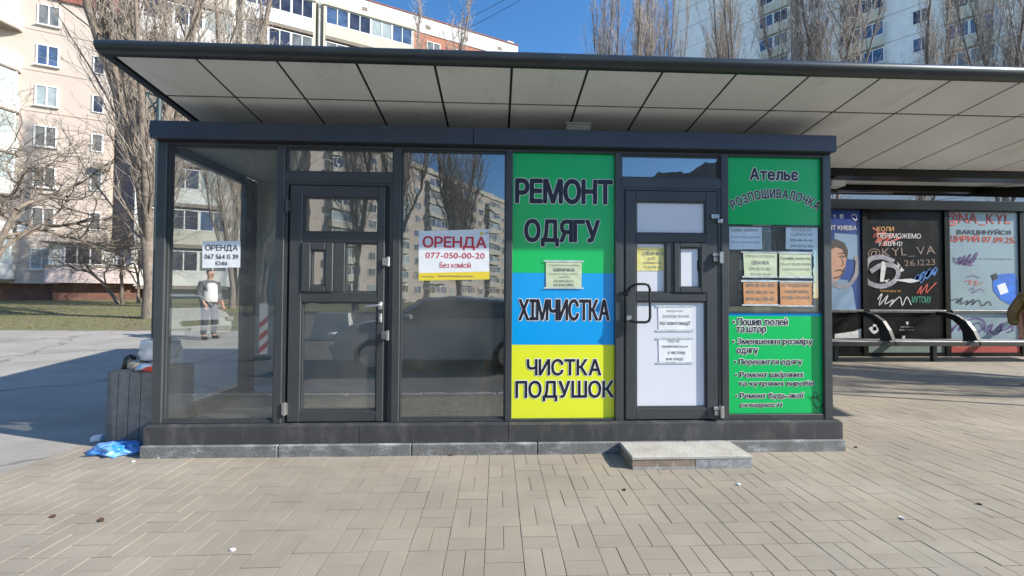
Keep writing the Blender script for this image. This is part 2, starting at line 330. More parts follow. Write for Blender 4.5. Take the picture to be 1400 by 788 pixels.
FONT_CACHE = {}
def glyph(ch):
    """outline of one character as a clean flat mesh (overlapping contours are merged)"""
    if ch in FONT_CACHE: return FONT_CACHE[ch]
    cu = bpy.data.curves.new('t', 'FONT'); cu.body = ch; cu.resolution_u = 4; cu.fill_mode = 'NONE'
    o = bpy.data.objects.new('t', cu); col.objects.link(o)
    dg = bpy.context.evaluated_depsgraph_get(); dg.update()
    me = bpy.data.meshes.new_from_object(o.evaluated_get(dg))
    pv = [(v.co.x, v.co.y) for v in me.vertices]; nb = {}
    for e in me.edges:
        a, b_ = e.vertices; nb.setdefault(a, []).append(b_); nb.setdefault(b_, []).append(a)
    bpy.data.objects.remove(o); bpy.data.curves.remove(cu); bpy.data.meshes.remove(me)
    loops = []; seen = set()
    for st in sorted(nb):
        if st in seen: continue
        L = [st]; seen.add(st); nxt = min(nb[st], key=lambda k: (k != st+1, k)); 
        while nxt not in seen:
            L.append(nxt); seen.add(nxt); c = [k for k in nb[nxt] if k not in seen]
            if not c: break
            nxt = c[0]
        if len(L) > 2: loops.append(L)
    if not loops: FONT_CACHE[ch] = ([], []); return FONT_CACHE[ch]
    P2 = []; ed = []
    for L in loops:
        o_ = len(P2); P2 += [Vector(pv[k]) for k in L]; ed += [(o_+k, o_+(k+1) % len(L)) for k in range(len(L))]
    r = delaunay_2d_cdt(P2, ed, [], 0, 1e-6)
    vs = [(v.x, v.y) for v in r[0]]; fs = []
    def wind(px_, py_):
        t = 0
        for a, b_ in ed:
            (x0, y0), (x1, y1) = P2[a], P2[b_]
            cr = (x1-x0)*(py_-y0)-(px_-x0)*(y1-y0)
            if y0 <= py_ < y1 and cr > 0: t += 1
            elif y1 <= py_ < y0 and cr < 0: t -= 1
        return t
    for f in r[2]:
        if wind(sum(vs[k][0] for k in f)/len(f), sum(vs[k][1] for k in f)/len(f)) != 0:
            a = sum(vs[f[k]][0]*vs[f[(k+1) % len(f)]][1]-vs[f[(k+1) % len(f)]][0]*vs[f[k]][1] for k in range(len(f)))
            fs.append(tuple(f) if a > 0 else tuple(f[::-1]))
    used = sorted({k for f in fs for k in f}); mp = {k: i for i, k in enumerate(used)}
    FONT_CACHE[ch] = ([vs[k] for k in used], [tuple(mp[k] for k in f) for f in fs]); return FONT_CACHE[ch]
def glyphs(body, bold=0.0, spacing=1.0, align='LEFT', line=1.0):
    V, Fa = [], []; x = 0.0
    for ch in body:
        if ch == ' ': x += .26*spacing; continue
        vs, fs = glyph(ch)
        if not vs: x += .3; continue
        a = min(v[0] for v in vs); b_ = max(v[0] for v in vs)
        if ch == '•':
            vs = [((v[0]-(a+b_)/2)*.8+(a+b_)/2, v[1]) for v in vs]
        o = len(V); V += [(v[0]-a+x, v[1]) for v in vs]; Fa += [tuple(k+o for k in f) for f in fs]
        x += (b_-a)+.095*spacing
    return V, Fa
def txt(body, x0, x1, z0, z1, Y, m, parent, bold=0.0, outline=None, ow=0.02, spacing=1.0, name='lettering', slant=0.0, align='LEFT', line=1.0, rot=0.0, serif=False):
    """lettering in the plane Y facing -Y, fitted to a box"""
    vs, fs = glyphs(body, 0.0, spacing, align, line)
    if not vs: return None
    xs = [v[0] for v in vs]; ys = [v[1] for v in vs]
    ax, bx, ay, by = min(xs), max(xs), min(ys), max(ys)
    sx = (x1-x0)/(bx-ax); sz = (z1-z0)/(by-ay)
    cx, cz = (x0+x1)/2, (z0+z1)/2
    hh = (z1-z0)*(0.72/max(0.3, by-ay)) if '\n' not in body else (z1-z0)
    def tr(v, y, ox=0, oz=0):
        X = x0+(v[0]-ax)*sx+ox; Z = z0+(v[1]-ay)*sz+oz; X += slant*(Z-z0)
        if rot:
            dx, dz = X-cx, Z-cz; X = cx+dx*math.cos(rot)-dz*math.sin(rot); Z = cz+dx*math.sin(rot)+dz*math.cos(rot)
        return (X, y, Z)
    def fat(rad, n, y):
        mb = MB().add([tr(v, y) for v in vs], fs)
        for k in range(n if rad > 0 else 0):
            a = 2*math.pi*(k+.5)/n; mb.add([tr(v, y+0.00008*(k+1), rad*math.cos(a), rad*math.sin(a)) for v in vs], fs)
        return mb
    o = fat(bold*hh, 6 if (z1-z0) < .06 else 10, Y).build(name, m, parent, fix=False)
    if outline: fat((bold+ow)*hh, 12, Y+0.0012).build('letter_outline', outline, parent, fix=False)
    return o
def K(x, Y=3.33): return x*Y/3.303                 # measured on the front plane -> same sight line on plane Y
def KZ(z, Y=3.33): return CAM_H+(z-CAM_H)*Y/3.303

# ------------------------------------------------------------------ terrain
def gz(y):
    if y < 5: return 0.0
    if y < 62: return 0.04*(y-5)
    return 0.04*57
def sheet(name, x0, x1, ys, dz, m):
    mb = MB(); vs = []; nx = 2
    for y in ys: vs += [(x0, y, gz(y)+dz), (x1, y, gz(y)+dz)]
    fs = [(2*i, 2*i+1, 2*i+3, 2*i+2) for i in range(len(ys)-1)]
    o = mb.add(vs, fs).build(name, m); return tag(o, kind='structure')
KX = -3.66
g = sheet('ground', -600, 600, [-600, 1.45, 5, 62, 900], -0.16, M['lawn'])
sheet('asphalt', -90, KX, [1.5, 5, 11.5], -0.003, M['asphalt'])
sheet('asphalt', KX, 3.2, [6.0, 11.5], -0.012, M['asphalt'])
sheet('lawn', -90, 60, [11.5, 62], 0.0, M['lawn'])
sheet('lawn', 3.2, 60, [8.9, 11.5], -0.008, M['lawn'])
road = MB().quad((-120, -26, -0.12), (120, -26, -0.12), (120, 1.38, -0.12), (-120, 1.38, -0.12)).build('road', M['road']); tag(road, kind='structure')
kerb = thing('kerb', 'line of pale concrete kerb stones along the paved pavement edge', 'kerb')
km = MB().box(0, 0.99, 0, 0.12, -0.16, 0.004, b=0.012).mesh('kerb_stone', M['kerb'])
for i in range(-9, 14): link('kerb_stone', km, kerb, (i*1.0, 1.38, 0))

# ------------------------------------------------------------------ pavement of 100 x 200 mm blocks in basket weave
pav = MB().quad((KX, 1.5, -0.006), (14, 1.5, -0.006), (14, 5, -0.006), (KX, 5, -0.006)).quad((KX, 5, -0.006), (14, 5, -0.006), (14, 8.9, gz(8.9)-0.006), (KX, 8.9, gz(8.9)-0.006)).build('pavement', M['sand'])
tag(pav, kind='structure')
GX, GY, P = -0.658, 2.041, 0.2
cells = []
for j in range(-3, 35):
    for i in range(-16, 74):
        cx, cy = GX+i*P, GY+j*P
        if cx < KX or cx+P > 14: continue
        if cy < 1.45: continue
        for k in range(2):
            if (i+j) % 2: c = (cx+P/4+k*P/2, cy+P/2, 1)
            else: c = (cx+P/2, cy+P/4+k*P/2, 0)
            cells.append(c)
vis = [c for c in cells if abs(c[0]+0.0-0.04*c[1]) < 1.36*c[1]+0.05 and c[1] > 1.72 and not (-2.9 < c[0] < 3.03 and c[1] > 3.2)]
vis.sort(key=lambda c: (c[1]**2+c[0]**2*0.15))
single = set(vis[:300])
hx, hy, bv, hgt = 0.1-0.0015, 0.05-0.0015, 0.0014, 0.012
def block(h_x, h_y):
    t = [(-h_x+bv, -h_y+bv, 0), (h_x-bv, -h_y+bv, 0), (h_x-bv, h_y-bv, 0), (-h_x+bv, h_y-bv, 0)]
    u = [(-h_x, -h_y, -bv), (h_x, -h_y, -bv), (h_x, h_y, -bv), (-h_x, h_y, -bv)]
    d = [(x, y, -hgt) for x, y, z in u]
    fs = [(0,1,2,3)] + [(4+k, 4+(k+1)%4, (k+1)%4, k) for k in range(4)] + [(8+k, 8+(k+1)%4, 4+(k+1)%4, 4+k) for k in range(4)]
    return t+u+d, fs
bl = {0: block(hx, hy), 1: block(hy, hx)}
pm = {k: MB().add(*bl[k]).mesh('paver', M['paver'], fix=False) for k in (0, 1)}
rng = random.Random(3)
fv = []; ff = []; tone = []
for c in cells:
    if -2.8 < c[0] < 2.95 and 3.45 < c[1] < 4.5: continue
    dz = rng.uniform(-0.0014, 0.0014); sl = 0.04 if c[1] > 5 else 0
    if c in single:
        o = link('paver', pm[c[2]], pav, (c[0], c[1], dz)); o.rotation_euler = (rng.uniform(-.006, .006), rng.uniform(-.006, .006), rng.uniform(-.006, .006))
    else:
        vs, fs = bl[c[2]]; o = len(fv); fv += [(c[0]+x, c[1]+y, z+dz+gz(c[1]+y)) for x, y, z in vs]; ff += [tuple(i+o for i in f) for f in fs]
        tone += [rng.random()]*9
fld = bpy.data.meshes.new('paver_field'); fld.from_pydata(fv, [], ff); fld.materials.append(M['paver'])
at = fld.attributes.new('tone', 'FLOAT', 'FACE'); at.data.foreach_set('value', tone)
tag(link('paver_field', fld, pav), kind='stuff')

# ------------------------------------------------------------------ the kiosk
F = 3.303
kiosk = thing('kiosk', 'long dark grey glazed kiosk with two doors and bright repair signs on the pavement', 'kiosk', (0, 0, 0))
BK = 4.60
# concrete footing blocks, base flashing, cap
cb = [-2.905, -1.80, -0.71, 0.345, 1.62, 3.052]
for a, b in zip(cb[:-1], cb[1:]): box('concrete_block', M['concrete_base'], kiosk, a+0.002, b-0.002, F-0.075, F+0.25, -0.02, 0.098, b=0.008)
box('concrete_block', M['concrete_base'], kiosk, -2.905, -2.65, F+0.252, BK+0.05, -0.02, 0.098, b=0.008)
box('concrete_block', M['concrete_base'], kiosk, 2.80, 3.052, F+0.252, BK+0.05, -0.02, 0.098, b=0.008)
for a, b in ((-2.892, -1.148), (-1.144, 0.10), (0.104, 3.04)):
    MB().prism([(F-0.052, 0.100), (F-0.052, 0.243), (F-0.004, 0.252), (F+0.06, 0.252), (F+0.06, 0.100)], a, b, 'x').build('base_flashing', M['sill'], kiosk)
box('base_flashing', M['sill'], kiosk, -2.892, -2.80, F+0.062, BK+0.04, 0.100, 0.250)
box('base_flashing', M['sill'], kiosk, 2.95, 3.04, F+0.062, BK+0.04, 0.100, 0.250)
for a, b in ((-2.895, -0.217), (-0.213, 3.006)):
    MB().box(a, b, F-0.062, F+0.02, 2.638, 2.782, b=0.004).build('cap_flashing', M['cap'], kiosk)
    MB().box(a, b, F+0.022, BK+0.06, 2.70, 2.776, b=0.004).build('roof_slab', M['roof'], kiosk)
box('eave_shadow_strip', M['frame_dark'], kiosk, -2.875, 2.99, F-0.01, F+0.02, 2.628, 2.637)  # solid black strip; the shadow under the cap is put into its colour
# posts
posts = [(-2.882, -2.802), (-1.890, -1.822), (-0.905, -0.840), (0.070, 0.128), (1.036, 1.090), (1.992, 2.056), (2.930, 3.004)]
for a, b in posts: box('post', M['frame'], kiosk, a, b, F, F+0.09, 0.252, 2.628, b=0.004)
# head beams and sills between the posts
for i in range(6):
    a, b = posts[i][1]+0.001, posts[i+1][0]-0.001
    box('head_beam', M['frame'], kiosk, a, b, F+0.004, F+0.085, 2.604, 2.628)
    if i in (0, 2, 3, 5): box('sill_rail', M['frame'], kiosk, a, b, F+0.006, F+0.085, 0.253, 0.272 if i != 5 else 0.30, b=0.003)
    if i in (1, 4): box('transom_bar', M['frame'], kiosk, a, b, F+0.004, F+0.085, 2.305, 2.394, b=0.003)
# side, rear
RP = (4.36, 4.58)
for X, sg in ((-2.882, 1), (3.004, -1)):
    x0, x1 = (X, X+0.06) if sg > 0 else (X-0.06, X)
    box('corner_post', M['frame'], kiosk, x0, x1, RP[0], RP[1], 0.252, 2.65)
    box('side_beam', M['frame'], kiosk, x0, x1, F+0.091, RP[0]-.001, 2.57, 2.66)
    box('side_rail', M['frame'], kiosk, x0, x1, F+0.091, RP[0]-.001, 0.252, 0.335)
    gl = box('side_glass', M['glass'], kiosk, X+sg*0.025, X+sg*0.033, F+0.091, RP[0]-.002, 0.336, 2.569)
box('rear_wall', M['interior'], kiosk, -2.82, 2.94, BK-0.05, BK+0.03, 0.15, 2.69)
box('ceiling', M['interior'], kiosk, -2.82, 2.94, F+0.088, BK-0.052, 2.655, 2.685)
box('interior_floor', M['int_floor'], kiosk, -2.82, 2.94, F+0.088, BK-0.052, 0.16, 0.20)
box('skirting_board', M['pvc'], kiosk, -2.81, -0.9, BK-0.07, BK-0.052, 0.205, 0.275)
box('partition_wall', M['interior'], kiosk, 0.105, 0.135, F+0.10, BK-0.053, 0.201, 2.654)
box('partition_wall', M['interior'], kiosk, 2.01, 2.04, F+0.10, BK-0.053, 0.201, 2.654)
# glass of the fixed bays
def pane(a, b, z0, z1, m, y=F+0.034, parent=None, bead=True, beadm=None):
    o = box('glass_pane', m, parent or kiosk, a, b, y, y+0.012, z0, z1)
    if bead:
        mb = MB(); t = 0.012
        mb.box(a, a+t, y-0.014, y-0.001, z0, z1); mb.box(b-t, b, y-0.014, y-0.001, z0, z1)
        mb.box(a+t, b-t, y-0.014, y-0.001, z0, z0+t); mb.box(a+t, b-t, y-0.014, y-0.001, z1-t, z1)
        mb.build('glazing_bead', beadm or M['frame'], parent or kiosk)
    return o
pane(-2.801, -1.891, 0.273, 2.603, M['glass'])
pane(-0.839, 0.069, 0.273, 2.603, M['glass_wavy'])
pane(-1.821, -0.906, 2.395, 2.603, M['glass_wavy'])
pane(1.091, 1.991, 2.395, 2.603, M['glass_wavy'])
pane(2.057, 2.929, 1.20, 1.985, M['glass_dark'])
# doors -----------------------------------------------------------
DY0, DY1 = F+0.010, F+0.070
# door 1 (left)
for s in ('l',):
    d1 = bpy.data.objects.new('door', None); col.objects.link(d1); d1.parent = kiosk
    fr = MB()
    fr.box(-1.821, -1.795, DY0, F+.085, 0.253, 2.304).box(-0.935, -0.906, DY0, F+.085, 0.253, 2.304).box(-1.794, -0.936, DY0, F+.085, 2.285, 2.304)
    fr.build('door_frame', M['frame'], d1)
    leaf = MB()
    L, Rr = -1.775, -0.975
    leaf.box(L, -1.672, DY0-.006, DY1, 0.262, 2.278, b=.004).box(-1.032, Rr, DY0-.006, DY1, 0.262, 2.278, b=.004)
    leaf.box(-1.671, -1.033, DY0-.004, DY1, 2.182, 2.278, b=.004).box(-1.671, -1.033, DY0-.004, DY1, 0.262, 0.352, b=.004)
    leaf.box(-1.671, -1.033, DY0-.004, DY1, 1.790, 1.874, b=.004).box(-1.671, -1.033, DY0-.004, DY1, 1.278, 1.362, b=.004)
    leaf.box(-1.405, -1.312, DY0-.003, DY1, 1.363, 1.789, b=.004)
    leaf.build('door_leaf', M['frame'], d1)
    box('door_gap', M['frame_dark'], d1, -0.974, -0.936, DY0+.01, DY1, 0.255, 2.284)
    pane(-1.671, -1.033, 1.875, 2.181, M['glass_dark'], F+.03, d1)
    pane(-1.311, -1.033, 1.363, 1.789, M['glass_dark'], F+.03, d1)
    pane(-1.671, -1.033, 0.353, 1.277, M['glass_dark'], F+.03, d1)
    vf = MB()
    vf.box(-1.670, -1.595, DY0-.016, DY1, 1.365, 1.787, b=.006).box(-1.470, -1.406, DY0-.016, DY1, 1.365, 1.787, b=.006)
    vf.box(-1.594, -1.471, DY0-.016, DY1, 1.722, 1.787, b=.006).box(-1.594, -1.471, DY0-.016, DY1, 1.365, 1.415, b=.006)
    vf.build('vent_window_frame', M['frame'], d1)
    pane(-1.594, -1.471, 1.416, 1.721, M['glass_dark'], F+.02, d1)
    h = MB().tube([(-0.995, F-.03, 1.255), (-1.02, F-.05, 1.253), (-1.115, F-.052, 1.245)], [.011, .010, .007], 8)
    h.box(-1.012, -0.980, F-.035, F+.004, 1.215, 1.285, b=.006).build('door_handle', M['metal'], d1, True)
    MB().box(-1.010, -0.984, F-.02, F+.004, 1.105, 1.185, b=.006).box(-1.003, -0.991, F-.028, F-.019, 1.13, 1.16, b=.003).build('lock_plate', M['metal'], d1)
    for zc in (1.00, 1.628):
        mb = MB().box(-0.985, -0.925, F-.02, F-.002, zc-.035, zc+.03, b=.006).box(-0.94, -0.918, F-.045, F-.019, zc-.045, zc+.04, b=.005).box(-0.968, -0.94, F-.034, F-.021, zc-.004, zc+.03, b=.003)
        mb.build('bolt_latch', M['metal'], d1)
    for zc in (2.10, 0.375):
        MB().tube([(-1.79, F-.008, zc-.055), (-1.79, F-.008, zc+.055)], .010, 8).box(-1.815, -1.765, F-.004, F+.006, zc-.05, zc+.05).build('hinge', M['metal'] if zc < 1 else M['frame'], d1)
# door 2 (right)
d2 = bpy.data.objects.new('door', None); col.objects.link(d2); d2.parent = kiosk
fr = MB()
fr.box(1.091, 1.118, DY0, F+.085, 0.253, 2.304).box(1.962, 1.991, DY0, F+.085, 0.253, 2.304).box(1.119, 1.961, DY0, F+.085, 2.285, 2.304)
fr.build('door_frame', M['frame'], d2)
leaf = MB()
leaf.box(1.128, 1.222, DY0-.006, DY1, 0.262, 2.280, b=.004).box(1.857, 1.955, DY0-.006, DY1, 0.262, 2.280, b=.004)
leaf.box(1.223, 1.856, DY0-.004, DY1, 2.188, 2.280, b=.004).box(1.223, 1.856, DY0-.004, DY1, 0.262, 0.362, b=.004)
leaf.box(1.223, 1.856, DY0-.004, DY1, 1.822, 1.898, b=.004).box(1.223, 1.856, DY0-.004, DY1, 1.300, 1.374, b=.004)
leaf.box(1.496, 1.562, DY0-.003, DY1, 1.375, 1.821, b=.004)
leaf.build('door_leaf', M['frame'], d2)
pane(1.223, 1.856, 1.899, 2.187, M['film'], F+.03, d2)
pane(1.223, 1.495, 1.375, 1.821, M['film'], F+.03, d2)
pane(1.223, 1.856, 0.363, 1.299, M['film'], F+.03, d2)
vf = MB()
vf.box(1.563, 1.612, DY0-.014, DY1, 1.377, 1.819, b=.005).box(1.805, 1.856, DY0-.014, DY1, 1.377, 1.819, b=.005)
vf.box(1.613, 1.804, DY0-.014, DY1, 1.780, 1.819, b=.005).box(1.613, 1.804, DY0-.014, DY1, 1.377, 1.420, b=.005)
vf.build('vent_window_frame', M['frame'], d2)
pane(1.613, 1.804, 1.421, 1.779, M['film'], F+.02, d2)
MB().prism([(1.79, 1.42), (1.80, 1.42), (1.80, 1.77), (1.785, 1.77), (1.785, 1.67), (1.778, 1.66), (1.778, 1.58), (1.787, 1.56)], F+.017, F+.019).build('torn_film_edge', M['frame_dark'], d2)
pts = [(1.155, F+.0, 1.435), (1.155, F-.03, 1.432)]
pull = MB().tube([(1.145, F-.012, 1.405), (1.17, F-.045, 1.43), (1.21, F-.06, 1.448), (1.275, F-.06, 1.448), (1.305, F-.06, 1.438), (1.318, F-.06, 1.405), (1.320, F-.06, 1.16), (1.308, F-.06, 1.128), (1.28, F-.06, 1.118), (1.20, F-.05, 1.118), (1.16, F-.03, 1.130), (1.145, F-.005, 1.135)], .0115, 8)
pull.build('pull_handle', M['blackmetal'], d2, True)
MB().box(1.128, 1.168, F-.03, F+.004, 1.13, 1.175, b=.005).build('lock_plate', M['metal'], d2)
MB().tube([(1.09, F-.02, 1.36), (1.12, F-.035, 1.37), (1.15, F-.03, 1.40)], .016, 8).tube([(1.10, F-.02, 1.335), (1.135, F-.03, 1.36)], .014, 8).build('cable_lock', M['blackmetal'], d2, True)
MB().box(1.895, 1.965, F-.018, F+.004, 2.035, 2.075, b=.004).box(1.945, 1.990, F-.03, F-.004, 1.995, 2.032, b=.004).build('lock_plate', M['metal'], d2)
MB().tube([(1.968, F-.032, 2.005), (1.968, F-.032, 2.022)], .011, 10).build('hinge', M['metal'], d2)
for zc in (1.70, 0.345):
    MB().box(1.905, 1.975, F-.020, F+.004, zc+.0, zc+.03, b=.004).box(1.955, 1.985, F-.045, F-.004, zc-.065, zc+.04, b=.006).box(1.915, 1.95, F-.014, F+.004, zc-.045, zc-.003, b=.003).build('hinge', M['metal'], d2)
# sign bay 4: green / blue / yellow film
SY = F+0.030
def film(name, x0, x1, z0, z1, m, y=SY, th=0.02): return box(name, m, kiosk, x0, x1, y, y+th, z0, z1)
sg = film('sign_panel', 0.129, 1.035, 1.5435, 2.603, M['green']); sg['label'] = 'green sign panel above the blue one'
sb = film('sign_panel', 0.129, 1.035, 0.913, 1.5425, M['blue']); sb['label'] = 'blue sign panel in the middle of the striped sign'
sy = film('sign_panel', 0.129, 1.035, 0.273, 0.912, M['yellow']); sy['label'] = 'yellow sign panel at the foot of the striped sign'
T4 = SY-0.0035
def k4(x0, x1, z0, z1): return K(x0, T4), K(x1, T4), KZ(z0, T4), KZ(z1, T4)
txt('РЕМОНТ', *k4(0.157, 1.004, 2.156, 2.362), T4, M['ink'], sg, bold=.05, outline=M['inkw'], ow=.028, spacing=1.0)
txt('ОДЯГУ', *k4(0.238, 0.890, 1.780, 2.006), T4, M['ink'], sg, bold=.05, outline=M['inkw'], ow=.028, spacing=1.0)
txt('ХІМЧИСТКА', *k4(0.189, 0.979, 1.130, 1.31), T4, M['ink'], sb, bold=.032, outline=M['inkw'], ow=.035, spacing=.9)
txt('ЧИСТКА', *k4(0.263, 0.908, 0.652, 0.79), T4, M['ink'], sy, bold=.03, outline=M['inkw'], ow=.05, spacing=1.08)
txt('ПОДУШОК', *k4(0.166, 1.018, 0.430, 0.602), T4, M['ink'], sy, bold=.03, outline=M['inkw'], ow=.05, spacing=1.08)
# sign bay 6
s6 = film('sign_panel', 2.057, 2.929, 1.995, 2.603, M['green']); s6['label'] = 'green sign panel with arched shop lettering'
s7 = film('sign_panel', 2.057, 2.929, 0.302, 1.172, M['green']); s7['label'] = 'green sign panel listing the repair services'
film('film_strip', 2.057, 2.929, 1.173, 1.197, M['blue'])
txt('Ательє', *k4(2.258, 2.697, 2.393, 2.494), T4, M['ink'], s6, bold=.05, outline=M['inkw'], ow=.06, spacing=1.25)
def arc_text(body, cx, cz, Rad, h, span, Y, m, parent, bold, ow=0):
    vsall, fsall = [], []
    wid = [max(v[0] for v in glyphs(c)[0])+.16 for c in body]; tot = sum(wid); run = 0
    for i, ch in enumerate(body):
        a = -span/2 + span*(run+wid[i]/2)/tot; run += wid[i]
        vs, fs = glyphs(ch, 0.0)
        xm = (min(v[0] for v in vs)+max(v[0] for v in vs))/2; s = h/0.72
        for q in range(11):
            rr_ = (bold+ow)*h if q else 0; qa = 2*math.pi*q/10
            o = len(vsall)
            for x, y in vs:
                u, v = (x-xm)*s*(span*Rad/(tot*s))*1.0+rr_*math.cos(qa), y*s+rr_*math.sin(qa)
                r = Rad+v
                vsall.append((cx+r*math.sin(a)+u*math.cos(a), Y+.00008*q, cz+r*math.cos(a)-u*math.sin(a)))
            fsall += [tuple(k+o for k in f) for f in fs]
    MB().add(vsall, fsall).build('lettering' if not ow else 'letter_outline', m, parent, fix=False)
RA = 0.743
def pxz0(px, py, Y):
    f = 519.96; yw, pt, rl = R(2.19), R(1.097), R(-.3234)
    a = (px-700)/f; b = (py-394)/f; a, b = a*math.cos(rl)+b*math.sin(rl), -a*math.sin(rl)+b*math.cos(rl)
    yy = math.cos(pt)+b*math.sin(pt); zz = math.sin(pt)-b*math.cos(pt)
    return (a*math.cos(yw)+yy*math.sin(yw))/(-a*math.sin(yw)+yy*math.cos(yw))*Y, CAM_H+zz/(-a*math.sin(yw)+yy*math.cos(yw))*Y
ac = pxz0(1059, 266.5, T4)
arc_text('РОЗПОШИВАЛОЧКА', ac[0], ac[1]-RA, RA, 0.078, 1.12, T4, M['ink'], s6, .035)
arc_text('РОЗПОШИВАЛОЧКА', ac[0], ac[1]-RA, RA, 0.078, 1.12, T4+.0015, M['inkw'], s6, .035, .055)
def pxz(px, py, Y=T4):       # photograph pixel -> point on plane Y (used once, to lay out print)
    f = 519.96; yw, pt, rl = R(2.19), R(1.097), R(-.3234)
    a = (px-700)/f; b = (py-394)/f; a, b = a*math.cos(rl)+b*math.sin(rl), -a*math.sin(rl)+b*math.cos(rl)
    yy = math.cos(pt)+b*math.sin(pt); zz = math.sin(pt)-b*math.cos(pt)
    X = a*math.cos(yw)+yy*math.sin(yw); Yd = -a*math.sin(yw)+yy*math.cos(yw)
    return X/Yd*Y, CAM_H+zz/Yd*Y
for body, x0, x1, y0, y1 in [('• Пошив тюлей', 1003, 1077.5, 431, 441.5), ('та штор', 1008, 1048, 443.5, 453.5), ('• Зменшення розміру', 1003, 1112, 458.2, 469.5), ('одягу', 1009, 1037.5, 472.5, 482),
        ('• Перешиття одягу', 1006, 1098, 486.5, 497), ('• Ремонт шкіряних', 1007, 1100, 504, 514.5), ('та хутряних виробів', 1012, 1114.5, 516, 526), ('• Ремонт будь-якої', 1008, 1101, 532.5, 543.5), ('складності', 1014, 1071, 546, 554.5)]:
    a = pxz(x0, y1); b = pxz(x1, y0); txt(body, a[0], b[0], a[1], b[1], T4, M['ink'], s7, bold=.035, outline=M['inkw'], ow=.095)
def squiggle(px, Y, m, parent, r=.004, name='scribble'):
    pts = [pxz(x, y, Y) for x, y in px]
    fine = []
    n = len(pts)
    for i in range(n-1):
        p0, p1, p2, p3 = [Vector(pts[max(0, min(n-1, k))]) for k in (i-1, i, i+1, i+2)]
        for t in (0, .25, .5, .75):
            fine.append(0.5*((2*p1)+(-p0+p2)*t+(2*p0-5*p1+4*p2-p3)*t*t+(-p0+3*p1-3*p2+p3)*t**3))
    fine.append(Vector(pts[-1]))
    vs, fs = [], []
    for i, p in enumerate(fine):
        d = (fine[min(i+1, len(fine)-1)]-fine[max(i-1, 0)])
        if d.length < 1e-9: d = Vector((1, 0))
        d.normalize(); nrm = Vector((-d.y, d.x))*r
        vs += [(p.x+nrm.x, Y, p.y+nrm.y), (p.x-nrm.x, Y, p.y-nrm.y)]
        if i: k = 2*i; fs.append((k-2, k-1, k+1, k))
    return MB().add(vs, fs).build(name, m, parent, fix=False)
squiggle([(1106, 537), (1114, 541), (1120, 536), (1116, 532), (1113, 545), (1121, 553), (1126, 548), (1119, 541), (1128, 535), (1124, 556), (1117, 552), (1112, 538), (1125, 543)], T4-.001, M['ink'], s7, .002)

# ------------------------------------------------------------------ sheets of paper taped on the kiosk (each its own thing)
def sheetpaper(name, label, px, m, Y, rows=(), group=None, tape=False, ink='printgrey'):
    """px: four photo corners tl,tr,br,bl"""
    q = [pxz(x, y, Y) for x, y in px]
    base = thing(name, label, 'notice', ((q[2][0]+q[3][0])/2, Y, (q[2][1]+q[3][1])/2), 0, group)
    ox, oy, oz = base.location
    mb = MB(); nx, nz = 6, 5; vs = []
    rr = random.Random(int(px[0][0]*7+px[0][1]))
    for j in range(nz+1):
        for i in range(nx+1):
            u, v = i/nx, j/nz
            top = (q[0][0]*(1-u)+q[1][0]*u, q[0][1]*(1-u)+q[1][1]*u); bot = (q[3][0]*(1-u)+q[2][0]*u, q[3][1]*(1-u)+q[2][1]*u)
            x = top[0]*(1-v)+bot[0]*v; z = top[1]*(1-v)+bot[1]*v
            vs.append((x-ox, rr.uniform(-.0012, .0002), z-oz))
    fs = [(j*(nx+1)+i, j*(nx+1)+i+1, (j+1)*(nx+1)+i+1, (j+1)*(nx+1)+i) for j in range(nz) for i in range(nx)]
    n = len(vs); vs2 = vs+[(x, .0012, z) for x, y, z in vs]
    fs2 = fs+[tuple(k+n for k in f[::-1]) for f in fs]
    mb.add(vs2, fs2).build('paper_sheet', m, base, fix=False)
    for body, x0, x1, y0, y1, bold, mm in rows:
        a = pxz(x0, y1, Y-.002); b = pxz(x1, y0, Y-.002)
        txt(body, a[0]-ox, b[0]-ox, a[1]-oz, b[1]-oz, -.002, M[mm or ink], base, bold=bold)
    if tape:
        for (xa, ya), (xb, yb) in (((px[0][0]-3, px[0][1]), (px[1][0]+3, px[1][1])), ((px[3][0]-3, px[3][1]), (px[2][0]+3, px[2][1]))):
            a = pxz(xa, ya-1.5, Y); b = pxz(xb, yb+1.5, Y)
            MB().box(a[0]-ox, b[0]-ox, -.0032, -.0026, min(a[1], b[1])-oz, max(a[1], b[1])-oz).build('tape_strip', M['tape'], base)
    return base
GO = F+0.030     # just in front of the panes
b = sheetpaper('rental_notice', 'white paper sheet with black ОРЕНДА print on the leftmost window', [(276, 335), (328, 334), (328, 370), (276.5, 371.5)], M['paper'], GO,
    [('ОРЕНДА', 280, 324.5, 339.5, 349, .02, 'printblack'), ('067 564 15 39', 279, 325, 352.5, 359, .012, 'printblack'), ('Юлія', 294.5, 310, 361.5, 367.5, .008, 'printblack')])
